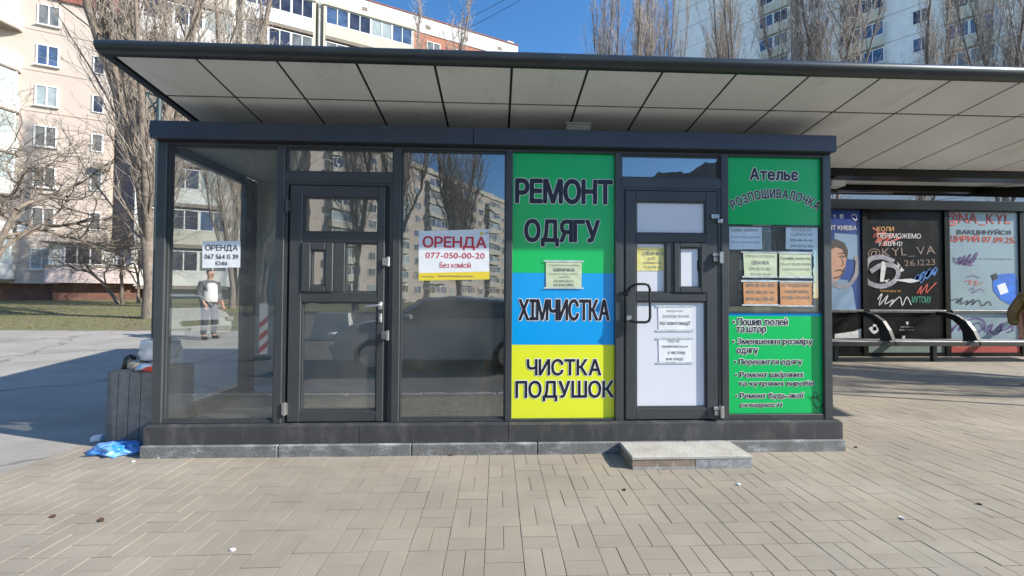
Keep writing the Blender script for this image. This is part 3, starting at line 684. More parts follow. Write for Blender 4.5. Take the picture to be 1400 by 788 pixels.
# small serifs for the Latin-book style headline
b = sheetpaper('rental_poster', 'white poster with red ОРЕНДА print and yellow foot strip between the doors', [(571.5, 317.5), (667.5, 314), (669, 382.5), (572.5, 385.5)], M['paper'], GO,
    [('ОРЕНДА', 577.5, 664, 324.8, 342.5, .035, 'red'), ('077-050-00-20', 581.5, 662, 346.5, 354.5, .012, 'red'), ('Без комісій', 601, 643.5, 359.5, 367.5, .01, 'red'), ('uds', 661.5, 667, 317.5, 320.5, .02, 'printgrey')])
ox, oy, oz = b.location
q = [pxz(x, y, GO) for x, y in [(572.3, 375), (669, 371.8), (669, 382.5), (572.5, 385.5)]]
MB().add([(x-ox, -.0022, z-oz) for x, z in q], [(0, 1, 2, 3)]).build('yellow_band', M['oyellow'], b, fix=False)
a1 = pxz(576, 380.5, GO); a2 = pxz(593, 378.5, GO); txt('www.uds.ua', a1[0]-ox, a2[0]-ox, a1[1]-oz, a2[1]-oz, -.0035, M['printgrey'], b, bold=.02)
a1 = pxz(599.5, 380.3, GO); a2 = pxz(647, 377.5, GO); txt('Більше 600 приміщень по Києву', a1[0]-ox, a2[0]-ox, a1[1]-oz, a2[1]-oz, -.0035, M['printgrey'], b, bold=.02)
q1 = pxz(657.5, 318.5, GO)
MB().add([(q1[0]-ox+.016*math.cos(t)*(.8), -.003, q1[1]-oz-.012+.018*math.sin(t)) for t in [k*math.pi/6 for k in range(12)]], [tuple(range(12))]).build('logo_disc', M['oyellow'], b, fix=False)
sheetpaper('sewing_notice', 'pale green handwritten notice over the seam of the green and blue signs', [(746, 357), (795, 356), (795, 392.5), (746.5, 394)], M['paper_green'], SY-.005,
    [('Терміново потрібна', 750, 791, 360.5, 364, .0, None), ('швачка', 757, 785, 366.3, 370.3, .05, None), ('Телефонуйте зранку', 750, 790, 372.5, 375.5, .0, None), ('одягу', 764, 778, 377, 380, .0, None), ('063106842', 757, 784, 382, 385.5, .0, None), ('0634628151', 757, 784, 387, 390.8, .01, None)], tape=True)
sheetpaper('seamstress_notice', 'crumpled yellow notice taped on the left small pane of the right door', [(869, 336), (910.5, 336), (911.5, 368), (870, 368.5)], M['paper_yellow'], F+.0275,
    [('Терміново потрібна', 873, 907, 338.5, 340.5, .0, None), ('ШВАЧКА', 878.5, 907, 342, 347, .03, None), ('для', 885, 895, 350, 354, .0, None), ('ремонту', 880, 904, 356, 360, .0, None), ('одягу', 880, 903, 362, 365.5, .0, None)])
sheetpaper('receipt_notice', 'grey bordered notice taped high on the large white pane of the right door', [(900, 417), (946, 416), (946, 449), (901, 450)], M['paper'], F+.0275,
    [('ВИДАЧА', 912, 934, 421.5, 425, .0, None), ('ЗАМОВЛЕННЯ', 906, 942, 428, 432.5, .0, None), ('по квитанції', 903, 945, 436.5, 443, .03, None)], tape=True)
sheetpaper('clean_clothes_notice', 'wrinkled laminated notice below the receipt notice on the right door', [(901, 461), (946, 460), (947, 493), (902, 494)], M['paper'], F+.0275,
    [('РЕЧІ', 915, 930, 462.5, 466, .0, None), ('приймаються', 906, 941, 469, 474, .01, None), ('у чистому', 914, 938, 478, 483, .01, None), ('вигляді', 912, 935, 486, 491, .01, None)], tape=True)
sheetpaper('hours_notice', 'bluish opening hours notice at the upper left of the right window', [(996, 306), (1040, 305), (1041.5, 337), (996.5, 338)], M['paper_blue'], GO-.001,
    [('Графік роботи', 998.5, 1035, 309, 314, .01, None), ('Пн-пт з 10.00 до 19.00', 998.5, 1038, 319.5, 322.5, .0, None), ('Сб-нд з 10.00 до 15.00', 998.5, 1038, 326.5, 329.5, .0, None)])
sheetpaper('closing_notice', 'bluish notice with two phone numbers at the upper right of the right window', [(1073.5, 306), (1116.5, 305), (1117, 337), (1073.5, 336.5)], M['paper_blue'], GO-.001,
    [('СКЛАД ЗА', 1081, 1108, 308, 312.5, .0, None), ('АДРЕСОЮ', 1080, 1110, 314.5, 319, .0, None), ('093-618-96-46', 1080, 1110, 322.5, 326, .01, None), ('099-33-55-452', 1080, 1111, 330.5, 334, .01, None)])
sheetpaper('vacancy_notice', 'pale green notice reading ШВАЧКА in the middle row left of the right window', [(1015.5, 342), (1061.5, 340.5), (1062, 374.5), (1017.5, 375.5)], M['paper_green'], GO-.001,
    [('ПОТРІБНА ДОСВІДЧЕНА', 1018.5, 1059.5, 345, 349, .0, None), ('ШВАЧКА', 1027.5, 1051, 353, 358, .03, None), ('099-33-55-452', 1024, 1054, 362, 366, .0, None), ('093-618-96-46', 1026, 1054, 369.5, 373, .0, None)], tape=True)
sheetpaper('schedule_notice', 'pale green opening times notice in the middle row right of the right window', [(1065, 341.5), (1109, 341.5), (1110, 374.5), (1065.5, 375)], M['paper_green'], GO-.001,
    [('Графік роботи', 1067.5, 1107, 347, 352, .02, None), ('Пн-пт 10:00-19:00', 1067, 1108, 355, 359, .0, None), ('Субота 10:00-15:00', 1069, 1107, 362, 366.5, .0, None)], tape=True)
sheetpaper('phone_notice', 'orange notice with three phone numbers at the lower left of the right window', [(1016, 381), (1062.5, 380.5), (1063, 413), (1017.5, 414)], M['paper_orange'], GO-.001,
    [('099-33-55-452', 1020.5, 1058.5, 384, 389, .02, None), ('093-618-96-46', 1020.5, 1058.5, 393.5, 398, .02, None), ('044-462-82-82', 1020.5, 1059, 402.5, 407.5, .02, None)], tape=True)
sheetpaper('please_knock_notice', 'orange notice asking to call at the lower right of the right window', [(1066, 381.5), (1110.5, 380.5), (1111, 413.5), (1067.5, 415)], M['paper_orange'], GO-.001,
    [('НЕ ПРАЦЮЄМО', 1068.5, 1107, 384, 389, .01, None), ('НАБИРАЙТЕ', 1072, 1106.5, 391.5, 396.5, .02, None), ('БУДЬ-ЛАСКА', 1069.5, 1108, 400.5, 405.5, .02, None)], tape=True)

# brown board leaning inside the middle window
bd = thing('wooden_board', 'brown board leaning inside behind the middle window', 'board', (-0.05, 3.55, 0.2))
MB().box(-0.05, 0.05, -0.012, 0.012, 0, 1.75, T=Matrix.Rotation(R(9), 4, 'Y')).build('plank', M['wood'], bd)
MB().tube([(-0.10, .0, .0), (-0.02, .01, .55), (0.03, .0, .62)], [.05, .035, .02], 8).build('cloth_wrap', M['wood'], bd)
# junction box on top of the cap
jb = thing('junction_box', 'small grey speckled box on top of the kiosk cap under the canopy', 'box', (0.70, 3.30, 2.782))
MB().box(-0.105, 0.105, -0.03, 0.10, 0, 0.062, b=.004).build('housing', M['junction'], jb)
MB().box(-0.112, 0.112, -0.036, 0.106, 0.063, 0.078, b=.003).build('lid', M['junction'], jb)

# ------------------------------------------------------------------ concrete step
st = thing('concrete_step', 'low concrete step slab with rusty left front edge before the right door', 'step', (1.53, 3.08, 0))
MB().box(-0.482, 0.478, -0.150, 0.148, 0.072, 0.100, b=.006).build('top_slab', M['step_top'], st)
MB().box(-0.478, 0.02, -0.145, 0.146, -0.01, 0.071, b=.003).build('rusty_core', M['step_rust'], st)
MB().box(0.022, 0.474, -0.147, 0.146, -0.01, 0.071, b=.003).build('screed_core', M['step_grey'], st)
MB().box(-0.476, 0.02, -0.152, -0.146, -0.01, 0.018, b=.002).build('screed_edge', M['step_grey'], st)

# ------------------------------------------------------------------ canopy
can = thing('bus_stop_canopy', 'long flat dark rimmed canopy with pale soffit panels above the kiosk', 'canopy')
Y0, Z0, SL = 2.75, 3.030, -0.1405
XL, XR = -2.80, 9.04
def sz(y): return Z0+SL*(y-Y0)
YJ, YB = 3.20, 4.20
pitch = 0.567
X0s = -0.471-pitch*4        # a joint line
xs = [XL+0.07]+[X0s+pitch*i for i in range(0, 22) if XL+0.1 < X0s+pitch*i < XR-0.1]+[XR-0.06]
pcache = {}
def spanel(x0, x1, y0, y1, za, zb):
    g_ = 0.010
    key = (round(x1-x0, 3), y0)
    if key not in pcache:
        W = x1-x0
        a0 = za+(zb-za)*g_/(y1-y0); b0 = zb-(zb-za)*g_/(y1-y0)
        vs = [(g_, y0+g_, a0), (W-g_, y0+g_, a0), (W-g_, y1-g_, b0), (g_, y1-g_, b0)]
        vs += [(x, y, z+.006) for x, y, z in vs]
        pcache[key] = MB().add(vs, [(0, 3, 2, 1), (4, 5, 6, 7), (0, 1, 5, 4), (1, 2, 6, 5), (2, 3, 7, 6), (3, 0, 4, 7)]).mesh('soffit_panel', M['soffit'])
    link('soffit_panel', pcache[key], can, (x0, 0, 0))
for a, b_ in zip(xs[:-1], xs[1:]):
    spanel(a, b_, Y0+.015, YJ, sz(Y0+.015), sz(YJ)); spanel(a, b_, YJ, YB, sz(YJ), sz(YB))
# backing deck just above the panels
ZR0, ZR1, YR0, YR1 = 2.81, 3.33, 4.45, 6.95
MB().prism([(Y0, sz(Y0)+.008), (YB, sz(YB)+.008), (YB, sz(YB)+.10), (Y0, sz(Y0)+.085)], XL+.03, XR-.03, 'x').build('roof_deck', M['frame_dark'], can)
MB().prism([(YR0, ZR0+.008), (YR1, ZR1+.008), (YR1, ZR1+.09), (YR0, ZR0+.10)], XL+.03, XR-.03, 'x').build('roof_deck', M['frame_dark'], can)
for a, b_ in zip(xs[:-1:2], xs[2::2]):
    spanel(a, b_, YR0, 5.35, ZR0, ZR0+(ZR1-ZR0)*.36); spanel(a, b_, 5.47, YR1, ZR0+(ZR1-ZR0)*.408, ZR1)
# front rim: round-nosed profile
pr = [(Y0+.03, sz(Y0)-.004), (Y0+.03, sz(Y0)+.09), (Y0, sz(Y0)+.092)]
pr = [(Y0+.02, Z0-.012), (Y0-.012, Z0-.010), (Y0-.036, Z0+.006), (Y0-.048, Z0+.030), (Y0-.050, Z0+.052), (Y0-.040, Z0+.072), (Y0-.018, Z0+.086), (Y0+.02, Z0+.088)]
MB().prism(pr, XL, XR, 'x').build('front_rim', M['fascia'], can, True)
pe = lambda X: MB().prism([(Y0+.022, Z0-.010), (YB, sz(YB)-.010), (YR0, ZR0-.012), (YR1, ZR1-.012), (YR1, ZR1+.09), (YR0, ZR0+.10), (YB, sz(YB)+.10), (Y0+.022, Z0+.086)], X, X+.055, 'x')
pe(XL).build('end_rim', M['fascia'], can); pe(XR-.055).build('end_rim', M['fascia'], can)
box('rear_rim', M['fascia'], can, XL, XR, YR1+.002, YR1+.06, ZR1-.015, ZR1+.09)
box('gutter_beam', M['shelter'], can, XL+.06, XR-.06, YB+.003, YB+.10, 2.742, 2.93)
box('gutter_beam', M['shelter'], can, XL+.06, XR-.06, YB+.103, YR0-.003, 2.765, 2.95)
box('cross_beam', M['shelter'], can, XL+.06, XR-.06, 5.36, 5.46, 2.915, 3.05)
for X in (-2.4, 0.6, 3.95, 7.2):
    MB().prism([(YB+.11, 2.58), (YR0-.02, 2.58), (5.6, 2.92), (6.6, 3.22), (6.6, 3.26), (5.5, 3.0), (YR0, 2.78), (YB+.11, 2.70)], X-.05, X+.05, 'x').build('bracket_arm', M['shelter'], can)
for X in (-2.4, 0.6, 3.6): box('post', M['shelter'], can, X-.06, X+.06, 4.66, 4.78, 0, 2.70)
box('floodlight', M['pipewhite'], can, 3.70, 3.85, 4.05, 4.17, 2.58, 2.64)

# ------------------------------------------------------------------ advertising wall and bench of the shelter, at the right
SH = 7.70; SZ = gz(SH)
sh = thing('shelter_wall', 'black framed bus shelter wall with three posters at the right', 'bus shelter', (8.6, SH, SZ))
def SB(name, m, x0, x1, y0, y1, z0, z1, parent=None, b=0.0):
    return MB().box(x0-8.6, x1-8.6, y0-SH, y1-SH, z0-SZ, z1-SZ, b=b).build(name, m, parent or sh)
for x0, x1 in ((6.00, 6.08), (7.64, 7.76), (9.45, 9.57), (11.13, 11.24)): SB('post', M['shelter'], x0, x1, SH-.03, SH+.12, SZ-.01, 3.178, b=.006)
SB('top_beam', M['shelter'], 5.9, 11.3, SH-.10, SH+.20, 3.18, 3.39, b=.01)
for x0, x1 in ((6.081, 7.639), (7.761, 9.449), (9.571, 11.129)):
    SB('middle_rail', M['railgrey'], x0, x1, SH-.05, SH+.05, 1.02, 1.085, b=.01)
    SB('bottom_rail', M['shelter'], x0, x1, SH-.02, SH+.06, SZ-.005, SZ+.08)
def art(px, Y, m, parent, name, kind=None):
    q = [pxz(x, y, Y) for x, y in px]
    return MB().add([(x-8.6, Y-SH, z-SZ) for x, z in q], [tuple(range(len(q)))]).build(name, m, parent, fix=False)
def stxt(body, x0, x1, y0, y1, m, parent, Y=SH-.006, **k):
    a = pxz(x0, y1, Y); b_ = pxz(x1, y0, Y); o = txt(body, a[0]-8.6, b_[0]-8.6, a[1]-SZ, b_[1]-SZ, Y-SH, M[m], parent, **k); return o
def sline(px, m, parent, r=.012, Y=SH-.008, name='scribble'):
    o = squiggle(px, Y, M[m], parent, r, name); o.location = (-8.6, -SH, -SZ); return o
p1 = SB('poster', M['posterblue'], 6.085, 7.636, SH, SH+.02, 1.087, 3.176); p1['label'] = 'blue poster with a portrait, half hidden by the kiosk'
p2 = SB('poster', M['posterblack'], 7.765, 9.445, SH, SH+.02, 1.087, 3.176); p2['label'] = 'black poster with orange headline and spray paint'
p3 = SB('poster', M['postergrey'], 9.575, 11.125, SH, SH+.02, 1.087, 3.176); p3['label'] = 'grey blue poster with red graffiti lettering'
q1 = SB('lower_panel', M['posterblack'], 6.085, 7.636, SH, SH+.02, 0.40, 1.018)
q2 = SB('lower_panel', M['posterblack'], 7.765, 9.445, SH, SH+.02, 0.40, 1.018)
q3 = SB('lower_panel', M['postergrey'], 9.575, 11.125, SH, SH+.02, 0.40, 1.018)
SB('skirting_panel', M['posterblack'], 6.085, 7.636, SH-.005, SH+.02, 0.19, 0.398)
SB('skirting_panel', M['skirtgreen'], 7.765, 9.445, SH-.005, SH+.02, 0.19, 0.398)
q4 = SB('skirting_panel', M['skirtred'], 9.575, 11.125, SH-.005, SH+.02, 0.19, 0.398)
# poster 1 art
art([(1140, 314), (1173, 316), (1173, 352), (1140, 345)], SH-.003, M['posterlight'], p1, 'picture_field')
art([(1133, 420), (1133, 388), (1145, 377), (1158, 378), (1166, 390), (1171, 420)], SH-.0045, M['posterlight'], p1, 'painted_jacket')
art([(1131, 370), (1131, 332), (1143, 330), (1153, 335), (1157, 348), (1155, 362), (1148, 376), (1140, 382)], SH-.005, M['skin'], p1, 'painted_face')
art([(1130, 340), (1131, 326), (1142, 322), (1154, 327), (1159, 338), (1158, 350), (1155, 345), (1151, 336), (1142, 333)], SH-.006, M['hair'], p1, 'painted_hair')
sline([(1147, 346), (1151, 345), (1155, 347)], 'ink', p1, .009); sline([(1146, 342), (1151, 341), (1156, 343)], 'hairdark', p1, .010); sline([(1150, 347), (1153, 357), (1149, 358)], 'hairdark', p1, .006)
sline([(1142, 366), (1148, 364), (1153, 366)], 'hairdark', p1, .014); sline([(1140, 375), (1147, 374), (1152, 369), (1155, 361)], 'hairdark', p1, .016)
stxt('МОНТ КИЄВА', 1120, 1170, 303.5, 309.5, 'whiteprint', p1, bold=.02)
stxt('VK', 1138, 1142.5, 288.5, 294, 'whiteprint', p1, bold=.02)
art([(1147, 288), (1152, 288), (1152, 294), (1147, 294)], SH-.004, M['whiteprint'], p1, 'logo_mark')
sline([(1163, 290), (1167, 288), (1170, 291), (1169, 296), (1163, 292)], 'whiteprint', p1, .010)
sline([(1134, 372), (1140, 383), (1150, 387), (1162, 383), (1170, 370), (1172, 352), (1168, 346)], 'spraygrey', p1, .045)
# poster 2 art
stxt('КОЛИ', 1198, 1221, 304.5, 310.5, 'orangeprint', p2, bold=.03)
stxt('ПЕРЕМОЖЕМО', 1199, 1258, 313.5, 320, 'whiteprint', p2, bold=.02)
stxt('У ВІЙНІ?', 1200, 1233, 323, 330.5, 'whiteprint', p2, bold=.02)
stxt('@KYL_VA', 1186, 1278, 332, 347, 'spraybrown', p2, bold=.0, rot=.06)
stxt('26.1223', 1236, 1278, 349, 357, 'spraybrown', p2, bold=.0, rot=.05)
sline([(1192, 306), (1200, 312), (1193, 318), (1210, 312), (1196, 326), (1222, 314), (1205, 330), (1232, 318)], 'sprayred', p2, .020, SH-.004)
sline([(1222, 352), (1205, 346), (1188, 350), (1183, 365), (1186, 380), (1205, 386), (1222, 379), (1228, 367), (1222, 358), (1205, 357), (1190, 366)], 'spraygrey', p2, .050, SH-.010)
for pts in ([(1205, 352), (1209, 352), (1211, 360), (1208, 380), (1203, 380), (1204, 362)], [(1222, 356), (1232, 359), (1230, 363)], [(1208, 378), (1216, 376), (1212, 381)], [(1220, 377), (1245, 375), (1258, 378), (1245, 381)], [(1226, 352), (1236, 364), (1231, 366)]):
    art(pts, SH-.012, M['whiteprint'], p2, 'figure_print')
sline([(1248, 380), (1256, 370), (1252, 378), (1264, 366), (1258, 380), (1272, 362), (1266, 374), (1280, 360), (1276, 370)], 'sprayblue', p2, .030)
sline([(1254, 395), (1260, 385), (1258, 396), (1268, 382), (1266, 394), (1276, 384), (1280, 380)], 'sprayred', p2, .012)
stxt('Твоїм сину 20?', 1203, 1232, 390.5, 394.5, 'orangeprint', p2)
sline([(1200, 404), (1206, 396), (1202, 412), (1214, 398), (1210, 410), (1222, 404), (1216, 414), (1230, 400), (1234, 412), (1240, 400), (1246, 411)], 'whiteprint', p2, .010)
stxt('МУТОМУ', 1247, 1273, 399, 408, 'spraygreen', p2, bold=.01)
# lower panels
sline([(1189, 443), (1196, 450), (1203, 443)], 'whiteprint', q2, .02)
for pts in ([(1194, 438), (1199, 438), (1199, 450), (1194, 450)], [(1190, 441.5), (1203, 441.5), (1203, 446.5), (1190, 446.5)]): art(pts, SH-.009, M['whiteprint'], q2, 'emblem')
stxt('Міністерство', 1232, 1249, 440, 442.5, 'whiteprint', q2); stxt('оборони України', 1230, 1250, 444, 446.5, 'whiteprint', q2)
art([(1239, 434), (1243, 434), (1242, 438), (1240, 438)], SH-.004, M['whiteprint'], q2, 'emblem'); art([(1234, 453), (1238, 453), (1238, 457), (1234, 457)], SH-.004, M['whiteprint'], q2, 'emblem')
art([(1142, 452), (1168, 448), (1178, 444), (1178, 457), (1142, 458)], SH-.004, M['whiteprint'], q1, 'torn_paper')
stxt('TENTATIVKA', 1305, 1355, 463.5, 468.5, 'orangeprint', q4)
# poster 3 art
stxt('@NA_KYL', 1292, 1380, 284.5, 302, 'sprayred', p3, bold=.015, rot=-.01)
stxt('ВАКЦИНУЙСЯ', 1308, 1381, 306, 314.5, 'ink', p3, bold=.04)
stxt('ЩИРИЙ 07.09.25.', 1296, 1388, 313.5, 325.5, 'sprayred', p3, bold=.03, rot=-.02)
stxt('ВАКЦИНУЙСЯ  РАТУЙ ЖИТТЯ', 1305, 1383, 345.5, 348.5, 'ink', p3, Y=SH-.005)
sline([(1303, 345), (1308, 354), (1313, 344), (1312, 355), (1320, 342), (1318, 356), (1327, 340), (1324, 354), (1336, 338), (1330, 352), (1322, 350), (1310, 352), (1330, 356)], 'spraypurple', p3, .012)
sline([(1322, 372), (1330, 370), (1340, 373)], 'spraypurple', p3, .007); sline([(1320, 378), (1328, 376), (1325, 382), (1336, 377), (1333, 383), (1344, 379)], 'sprayred', p3, .007)
sline([(1325, 390), (1332, 386), (1330, 394), (1340, 388), (1346, 392)], 'spraypurple', p3, .006)
sline([(1292, 399), (1296, 397), (1300, 404), (1310, 402), (1309, 408), (1316, 400), (1314, 409), (1324, 404), (1322, 410), (1332, 402), (1330, 410), (1338, 403), (1344, 411), (1352, 405), (1356, 411)], 'ink', p3, .010)
art([(1357, 376), (1362, 369), (1372, 367), (1386, 366), (1391, 375), (1391, 405), (1380, 409), (1368, 402), (1358, 390)], SH-.004, M['gloveblue'], p3, 'painted_glove')
art([(1363, 383), (1374, 379), (1379, 392), (1368, 396)], SH-.006, M['paper'], p3, 'painted_vial'); art([(1355, 369), (1362, 366), (1365, 373), (1358, 377)], SH-.006, M['ink'], p3, 'vial_cap')
sline([(1305, 440), (1301, 448), (1310, 437), (1319, 433), (1312, 444), (1322, 440)], 'spraypurple', q3, .014)
sline([(1322, 432), (1334, 428), (1345, 431), (1348, 440), (1336, 447), (1330, 440), (1340, 434), (1352, 448), (1358, 436), (1352, 442), (1364, 450), (1372, 434), (1362, 446), (1378, 442), (1384, 437), (1386, 444), (1378, 447)], 'spraypurple', q3, .013)
# bench
bn = thing('bench', 'long silver and black bench with curved armrests before the posters', 'bench', (8.8, 7.2, gz(7.2)))
bz = gz(7.2)
for x0, x1 in ((6.15, 7.60), (7.62, 9.30), (9.32, 11.4)):
    MB().box(x0-8.8, x1-8.8, -.17, .22, .395, .418, b=.006).build('seat', M['seatmetal'], bn)
    MB().box(x0-8.8, x1-8.8, -.20, -.175, .325, .412, b=.006).box(x0-8.8, x1-8.8, .18, .20, .33, .390).build('seat_rail', M['blackmetal'], bn)
for X in (7.52, 9.22, 11.2):
    pts = [(0, 0.44, .93), (0, 0.30, .92), (0, .12, .86), (0, -.02, .75), (0, -.10, .60), (0, -.14, .42)]
    mb = MB(); T = Matrix.Translation((X-8.8, 0, 0)); 
    wdt = [.03, .045, .06, .075, .09, .12]
    poly = []
    for i, p in enumerate(pts):
        a = Vector(pts[max(i-1, 0)]); c_ = Vector(pts[min(i+1, len(pts)-1)]); d = (c_-a).normalized(); nrm = Vector((0, d.z, -d.y)); poly.append((p[1]+nrm.y*wdt[i], p[2]+nrm.z*wdt[i]))
    for i in range(len(pts)-1, -1, -1):
        p = pts[i]; a = Vector(pts[max(i-1, 0)]); c_ = Vector(pts[min(i+1, len(pts)-1)]); d = (c_-a).normalized(); nrm = Vector((0, d.z, -d.y)); poly.append((p[1]-nrm.y*wdt[i], p[2]-nrm.z*wdt[i]))
    mb.prism(poly, X-8.8-.035, X-8.8+.035, 'x').build('armrest', M['blackmetal'], bn)
for X in (6.6, 8.6, 10.6): MB().box(X-8.8-.04, X-8.8+.04, -.03, .03, 0, .39).box(X-8.8-.04, X-8.8+.04, -.15, .17, .34, .39).build('leg', M['blackmetal'], bn)

# ------------------------------------------------------------------ litter bin and rubbish
BX, BY = -3.30, 3.80
bn_ = thing('litter_bin', 'square ribbed concrete litter bin beside the left corner of the kiosk', 'litter bin', (BX, BY, 0), R(-3))
outer = []
hw = .215
def binprof(h):
    pts = []
    for side in range(4):
        for t in (-1, -.66, -.62, -.33, -.29, 0, .04, .36, .40, .68, .72):
            k = {(-.66): 1, (-.33): 1, 0: 1, .36: 1, .68: 1}.get(t, 0)
            dd = h-(0.016 if t in (-.64,) else 0)
            pts.append((t*h, -dd, side, t))
    return pts
mb = MB()
for side in range(4):
    Tm = Matrix.Rotation(side*math.pi/2, 4, 'Z')
    edges = [-1, -.52, -.05, .45, 1.0]
    for a, b_ in zip(edges[:-1], edges[1:]):
        v = []
        for (x, y, z) in [(a*hw+.006, -hw-.012, 0), (b_*hw-.006, -hw-.012, 0), (b_*hw-.006, -hw-.002, .63), (a*hw+.006, -hw-.002, .63), (a*hw-.002, -hw+.02, 0), (b_*hw+.002, -hw+.02, 0), (b_*hw+.002, -hw+.02, .63), (a*hw-.002, -hw+.02, .63)]:
            v.append(tuple(Tm @ Vector((x, y, z))))
        mb2 = MB().add(v, [(0,1,2,3), (0,4,5,1), (1,5,6,2), (2,6,7,3), (3,7,4,0), (4,7,6,5)]); mb2.build('concrete_rib', M['bincon'], bn_)
for (x0, x1, y0, y1) in ((-hw+.02, hw-.02, -hw+.02, -hw+.05), (-hw+.02, hw-.02, hw-.05, hw-.02), (-hw+.02, -hw+.05, -hw+.051, hw-.051), (hw-.05, hw-.02, -hw+.051, hw-.051)):
    mb.box(x0, x1, y0, y1, 0.0, .645)
mb.box(-hw+.052, hw-.052, -hw+.052, hw-.052, .0, .60)
mb.build('bin_body', M['bincon'], bn_)
def lump(name, label, cat, loc, size, m, seed, amp=.25, sub=3, flat=1.0):
    bm = bmesh.new(); bmesh.ops.create_icosphere(bm, subdivisions=sub, radius=1)
    from mathutils import noise
    for v in bm.verts:
        n_ = noise.noise(v.co*1.7+Vector((seed, 0, 0)))*amp + abs(noise.noise(v.co*4.5+Vector((0, seed, 0))))*amp*.8
        if sub > 3: n_ += (abs(noise.noise(v.co*9+Vector((seed, 0, 3))))-.2)*.45
        v.co = v.co*(1+n_)
        v.co = Vector((v.co.x*size[0], v.co.y*size[1], v.co.z*size[2]))
        if v.co.z < -size[2]*flat*.6: v.co.z = -size[2]*flat*.6
    zmin = min(v.co.z for v in bm.verts)
    for v in bm.verts: v.co.z -= zmin
    me = bpy.data.meshes.new(name); bm.to_mesh(me); bm.free(); me.materials.append(m)
    o = link(name, me, None, loc); me.polygons.foreach_set('use_smooth', [True]*len(me.polygons)); return tag(o, label, cat)
lump('plastic_bag', 'clear grey plastic bag on the heap of rubbish in the bin', 'bag', (-3.235, 3.78, .72), (.15, .14, .12), M['clearbag'], 3.1, .3)
lump('paper_wad', 'crumpled white paper on the right side of the bin heap', 'rubbish', (-3.13, 3.70, .68), (.07, .06, .04), M['paper'], 5.2, .4)
lump('snack_bag', 'black and beige crumpled snack bag at the left of the bin heap', 'rubbish', (-3.43, 3.70, .64), (.05, .05, .075), M['blackmetal'], 8.2, .3)
lump('red_wrapper', 'orange red wrapper on the right edge of the bin', 'rubbish', (-3.14, 3.62, .635), (.08, .05, .03), mat('red_wrap', (.55, .06, .03), .35, .3, 30), 9.4, .35)
lump('blue_wrapper', 'blue and white wrapper under the clear plastic bag on the bin', 'rubbish', (-3.22, 3.63, .64), (.08, .05, .035), mat('blue_wrap', (.1, .3, .6), .35, .5, 30, c2=(.7, .7, .7)), 1.4, .35)
def cup(name, label, loc, rot, r0, r1, h, m, m2):
    o = thing(name, label, 'cup', loc); o.rotation_euler = rot
    prof = [(0, 0), (r0, 0), (r1, h), (r1*1.06, h), (r1*1.06, h-.006)]
    n = 20; vs = []; fs = []
    for k in range(n):
        a = 2*math.pi*k/n
        for r_, z_ in ((r0, 0), (r1, h), (r1-.003, h), (r0-.003, .004)): vs.append((r_*math.cos(a), r_*math.sin(a), z_))
    for k in range(n):
        a, b_ = 4*k, 4*((k+1) % n); fs += [(a, b_, b_+1, a+1), (a+1, b_+1, b_+2, a+2), (a+2, b_+2, b_+3, a+3)]
    fs.append(tuple(4*k for k in range(n))); fs.append(tuple(4*k+3 for k in range(n)))
    MB().add(vs, fs).build('cup_wall', m, o, True)
    MB().tube([(r1*math.cos(2*math.pi*k/n), r1*math.sin(2*math.pi*k/n), h) for k in range(n+1)], .003, 6, cap=False).build('cup_rim', m2, o, True)
    return o
cup('paper_cup', 'beige paper cup lying mouth forward on the bin heap', (-3.28, 3.76, .685), (R(80), 0, R(8)), .030, .045, .10, mat('kraft', (.42, .33, .24), .7), M['paper'])
cup('lidded_cup', 'white lidded cup standing at the top of the rubbish heap', (-3.12, 3.86, .80), (R(55), 0, R(20)), .035, .048, .11, M['paper'], M['paper'])
lump('dark_bag', 'dark crumpled bag filling the back of the bin heap', 'bag', (-3.38, 3.86, .62), (.12, .10, .10), M['blackmetal'], 6.6, .35)
lump('paper_carton', 'torn pale carton piece between the bags on the bin', 'rubbish', (-3.34, 3.68, .64), (.07, .05, .05), mat('torn_carton', (.45, .38, .28), .8, .2, 20), 7.7, .4)
lump('blue_bag', 'blue plastic bag lying on the paving before the litter bin', 'bag', (-3.20, 3.36, 0), (.175, .10, .05), M['bluebag'], 2.3, .45, 4)
t = thing('drink_carton', 'small white and blue carton lying flat by the blue bag', 'rubbish', (-3.62, 3.62, 0), R(28))
MB().box(-.04, .03, -.032, .032, .0, .05, b=.008).build('carton_end', M['paper'], t)
MB().box(.031, .17, -.030, .030, .0, .045, b=.008).build('carton_body', mat('carton_blue', (.12, .25, .42), .4, .4, 20), t)
rl = random.Random(11)
litter = [(142, 719, 'leaf', 'small brown dry leaf on the paving at the lower left'), (323, 757, 'chip', 'white paper scrap on the paving nearest the bottom edge'), (75, 714, 'leaf', 'leftmost small dry leaf on the foreground paving'),
    (1343, 683, 'bark', 'dark bark scrap on the paving at the far right'), (1236, 703, 'chip', 'white paper scrap on the right foreground paving'), (264, 631, 'chip', 'white paper scrap at the kiosk base below the leftmost window'),
    (221, 632, 'chip', 'white paper scrap at the left end of the kiosk base'), (1013, 660, 'chip', 'white paper scrap just before the right end of the concrete step'), (620, 624, 'leaf', 'small dry leaf at the kiosk base below the middle window'),
    (857, 669, 'bark', 'dark bark scrap before the left end of the concrete step'), (1173, 607, 'bark', 'dark bark scrap beside the right corner of the kiosk base'), (184, 638, 'chip', 'white paper scrap just before the blue plastic bag')]
